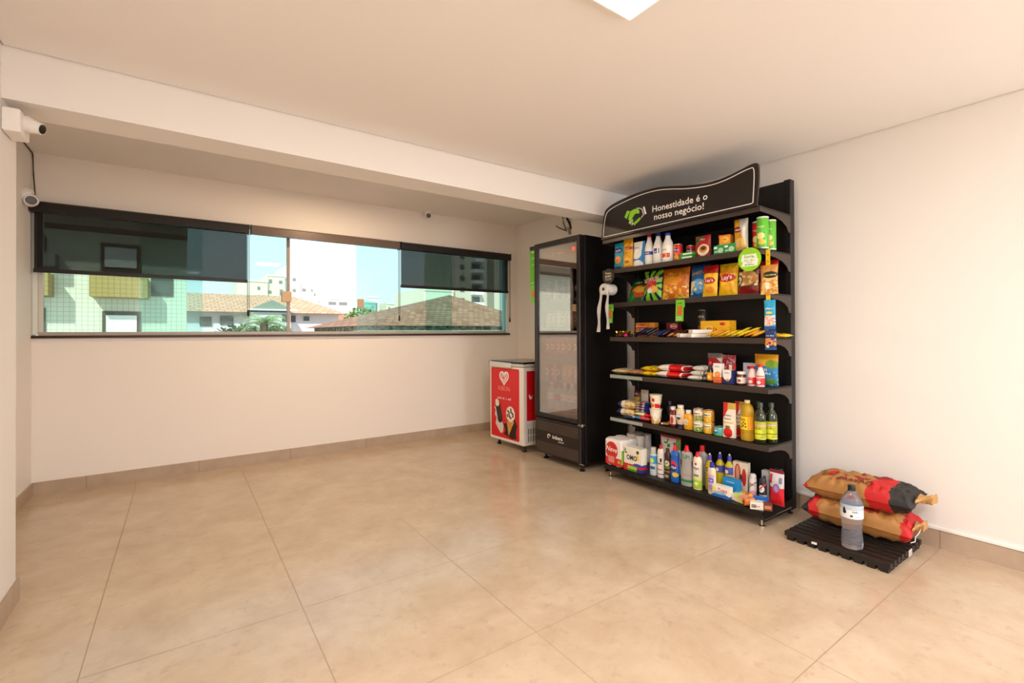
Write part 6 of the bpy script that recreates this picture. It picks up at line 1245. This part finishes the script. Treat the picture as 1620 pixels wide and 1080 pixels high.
# distant city blocks
M_C1 = plaster('far_cream', '#f0e6cc'); M_C2 = plaster('far_white', '#f4f2ee'); M_C3 = plaster('far_teal', '#7fc4b8'); M_C4 = plaster('far_green', '#cfe0b4'); M_C5 = plaster('far_pink', '#e6c9bd')
def block(lbl, x0, x1, y, top, m, wins, depth=8, grp='distant city buildings'):
    t_ = thing('city_building', lbl, 'building', (x0, y, -4.0), group=grp)
    w_ = x1-x0; h_ = top+4.0
    build('walls', box(B(), 0, w_, 0, depth, 0, h_), m, t_)
    build('parapet', box(B(), 0, w_, -0.1, depth, h_+0.001, h_+0.25), m, t_)
    for (a, b, c, d) in wins: win_on(t_, a, b, c, d, -0.02, mat('far_window', '#8c8a84', 0.4))
    return t_
block('low cream apartment block seen through the pane, left of the vertical bar', 5.8, 9.3, 70, 8.0, M_C1, [(2.3, 2.6, 9.9, 10.3), (2.9, 3.2, 9.9, 10.3), (2.3, 2.6, 11, 11.4)])
block('cream apartment block with small dark windows, just left of the vertical bar', 9.32, 11.45, 70.5, 8.9, M_C1, [(0.15, 0.55, 12.0, 12.5), (0.15, 0.5, 10.6, 11.0), (1.4, 1.8, 12.0, 12.4), (1.5, 1.9, 10.4, 11.2)])
block('tall white tower directly right of the vertical bar', 11.5, 13.45, 71, 10.3, M_C2, [(1.0, 1.4, 12.5, 12.9), (1.0, 1.4, 11.0, 11.4), (1.0, 1.4, 9.9, 10.3), (0.2, 0.5, 12.5, 12.9)])
block('wide white block right of the tall white tower', 13.5, 16.1, 72, 8.0, M_C2, [(0.5, 0.9, 11.2, 11.6), (1.6, 1.8, 11.2, 11.6), (2.0, 2.2, 10.6, 11.0)])
block('low white block with two wide windows in the middle of the open pane', 16.2, 20.8, 68, 5.9, M_C2, [(0.3, 1.3, 9.2, 9.6), (1.7, 2.8, 9.2, 9.6), (1.9, 2.3, 7.8, 8.2), (3.1, 3.6, 7.8, 8.2)])
block('small teal building behind the trees', 20.9, 22.4, 66, 5.4, M_C3, [(0.9, 1.2, 8.8, 9.1)])
block('slim white tower with a shuttered front, right of the teal building', 22.6, 24.3, 70, 6.5, M_C2, [(0.5, 1.4, 8.2, 9.8)])
block('white block half hidden behind the mossy tiled roof', 25.4, 27.7, 70, 5.6, M_C1, [(0.3, 0.6, 9.0, 9.2)])
block('cream building behind the right blind, beside the tall beige tower', 20.3, 23.7, 45, 5.6, M_C1, [(2.2, 2.5, 8.6, 9.0), (2.9, 3.2, 8.6, 9.0)])
tw = block('tall beige apartment tower with balconies behind the right blind', 23.9, 31.0, 45, 10.4, plaster('far_beige', '#cfc4ae'), [], 8)
for k in range(5):
    build('balcony', box(B(), 1.9, 3.1, -0.9, -0.001, 8.2+k*1.2, 8.55+k*1.2), M_C2, tw); win_on(tw, 2.0, 3.0, 8.6+k*1.2, 9.2+k*1.2, -0.02)
    win_on(tw, 0.6, 1.1, 8.5+k*1.2, 9.0+k*1.2, -0.02)
build('recess', box(B(), 4.0, 4.9, -0.05, -0.001, 0.5, 14.2), mat('far_shade', '#8d8472', 0.7), tw)  # flat strip on the facade, a recess's shade put into its colour
# nearby mossy tiled roof on the right
nr = thing('house', 'near house with a weathered brown tiled hip roof above a mossy wall', 'house', (3.2, 10.0, -4.0))
M_MOSS = bpy.data.materials.new('mossy_wall'); M_MOSS.use_nodes = True; nt = M_MOSS.node_tree; b = nt.nodes['Principled BSDF']
n = nt.nodes.new('ShaderNodeTexNoise'); n.inputs['Scale'].default_value = 6; n.inputs['Detail'].default_value = 9; n.inputs['Roughness'].default_value = 0.75
r = nt.nodes.new('ShaderNodeValToRGB'); r.color_ramp.elements[0].position = 0.42; r.color_ramp.elements[0].color = hexc('#5d6250'); r.color_ramp.elements[1].position = 0.58; r.color_ramp.elements[1].color = hexc('#c3c6b6')
tcn = nt.nodes.new('ShaderNodeTexCoord'); nt.links.new(tcn.outputs['Object'], n.inputs[0]); nt.links.new(n.outputs[0], r.inputs[0]); nt.links.new(r.outputs[0], b.inputs['Base Color']); b.inputs['Roughness'].default_value = 0.9
build('wall', box(B(), 0.25, 4.7, 0.2, 6, 0, 5.44), M_MOSS, nr)
bm = B(); V = [bm.verts.new(p) for p in ((0.0, -0.1, 5.44), (5.0, -0.1, 5.44), (5.0, 6.2, 5.44), (0.0, 6.2, 5.44), (3.2, 2.4, 6.38), (3.4, 3.4, 6.38))]
for q in ((0, 1, 4), (1, 2, 5, 4), (2, 3, 5), (3, 0, 4, 5), (0, 3, 2, 1)): bm.faces.new([V[i] for i in q])
build('roof', bm, rooftile('weathered_tiles', '#86553c', '#b58a6a', 0.16), nr)
gw = thing('garden_wall', 'low mossy boundary wall in front of the near tiled roof', 'wall', (2.6, 8.6, -4.0))
build('wall', box(B(), 0, 4.6, 0, 0.2, 0, 5.28), M_MOSS, gw)
build('coping', box(B(), -0.03, 4.63, -0.03, 0.23, 5.281, 5.33), mat('moss_coping', '#8a8f78', 0.9), gw)
# plants
def leaves(n, rad, centre, size, flat=1.0, seed=1):
    rnd = random.Random(seed); bm = B()
    for _ in range(n):
        while True:
            p = Vector((rnd.uniform(-1, 1), rnd.uniform(-1, 1), rnd.uniform(-1, 1)))
            if 0.25 < p.length < 1: break
        c = Vector((centre[0]+p.x*rad[0], centre[1]+p.y*rad[1], centre[2]+p.z*rad[2]))
        a = Vector((rnd.uniform(-1, 1), rnd.uniform(-1, 1), rnd.uniform(-.4, 1))).normalized(); b_ = a.cross(Vector((rnd.uniform(-1, 1), rnd.uniform(-1, 1), 1))).normalized()
        s = size*rnd.uniform(0.6, 1.3)
        bm.faces.new([bm.verts.new(c+a*s*x_+b_*s*0.45*y_) for x_, y_ in ((-1, 0), (0, -1), (1, 0), (0, 1))])
    return bm
M_LF = mat('leaf_green', '#7f9c5c', 0.6); M_LF2 = mat('leaf_yellow_green', '#a8b03c', 0.6); M_TR = mat('bark', '#6a5a48', 0.9)
for nm, lbl, x, y, zc, rad, m, sd in (('leafy_tree', 'green leafy tree below the teal building, left of the near tiled roof', 5.3, 17.0, 1.55, (0.75, 0.6, 0.65), M_LF, 3),
                                 ('leafy_shrub', 'yellow green shrub in front of the small red roofed house', 6.3, 22.5, 1.35, (0.7, 0.6, 0.5), M_LF2, 5),
                                 ('leafy_tree', 'dark green bush beneath the palm, in the left and middle panes', 1.75, 15.0, 1.15, (1.1, 0.5, 0.42), mat('leaf_dark', '#86996c', 0.6), 8)):
    t_ = thing(nm, lbl, 'tree' if nm == 'leafy_tree' else 'shrub', (x, y, -4.0))
    bm = B(); tube(bm, [(0, 0, 0), (0.05, 0, 2.5), (0, 0, zc+4.0)], [0.12, 0.09, 0.03], 8); build('trunk', bm, M_TR, t_, True)
    build('foliage', leaves(1500, rad, (0, 0, zc+4.0), 0.085, seed=sd), m, t_)
pt_ = thing('palm_tree', 'small palm tree with arching fronds in front of the terracotta roofed house', 'palm tree', (1.72, 13.6, -4.0))
bm = B(); tube(bm, [(0, 0, 0), (0.04, 0, 3), (0, 0, 5.55)], [0.14, 0.11, 0.09], 10); build('trunk', bm, M_TR, pt_, True)
rnd = random.Random(4)
for k in range(16):
    a = 2*PI*k/16+rnd.uniform(-.15, .15); el = rnd.uniform(0.15, 1.15); Lf = rnd.uniform(0.55, 0.85); bm = B(); pts = []
    for j in range(9):
        f_ = j/8; rr_ = Lf*f_; pts.append(Vector((math.cos(a)*rr_*math.cos(el*(1-f_*0.4)), math.sin(a)*rr_*math.cos(el*(1-f_*0.4)), 5.55+rr_*math.sin(el)-0.55*f_*f_*Lf)))
    tube(bm, pts, 0.008, 4)
    side = Vector((-math.sin(a), math.cos(a), 0))
    for j in range(1, 9):
        p = pts[j]; d = (pts[j]-pts[j-1]).normalized()
        for q in (0, 0.5):
            pp = p-d*q*Lf/8
            for s in (-1, 1):
                tip = pp+side*s*0.20*(1-0.5*abs(j-4)/4)+d*0.10-Vector((0, 0, 0.07))
                bm.faces.new([bm.verts.new(pp-d*0.012), bm.verts.new(pp+d*0.012), bm.verts.new(tip)])
    build('frond', bm, mat('palm_green', '#9db578', 0.55), pt_)
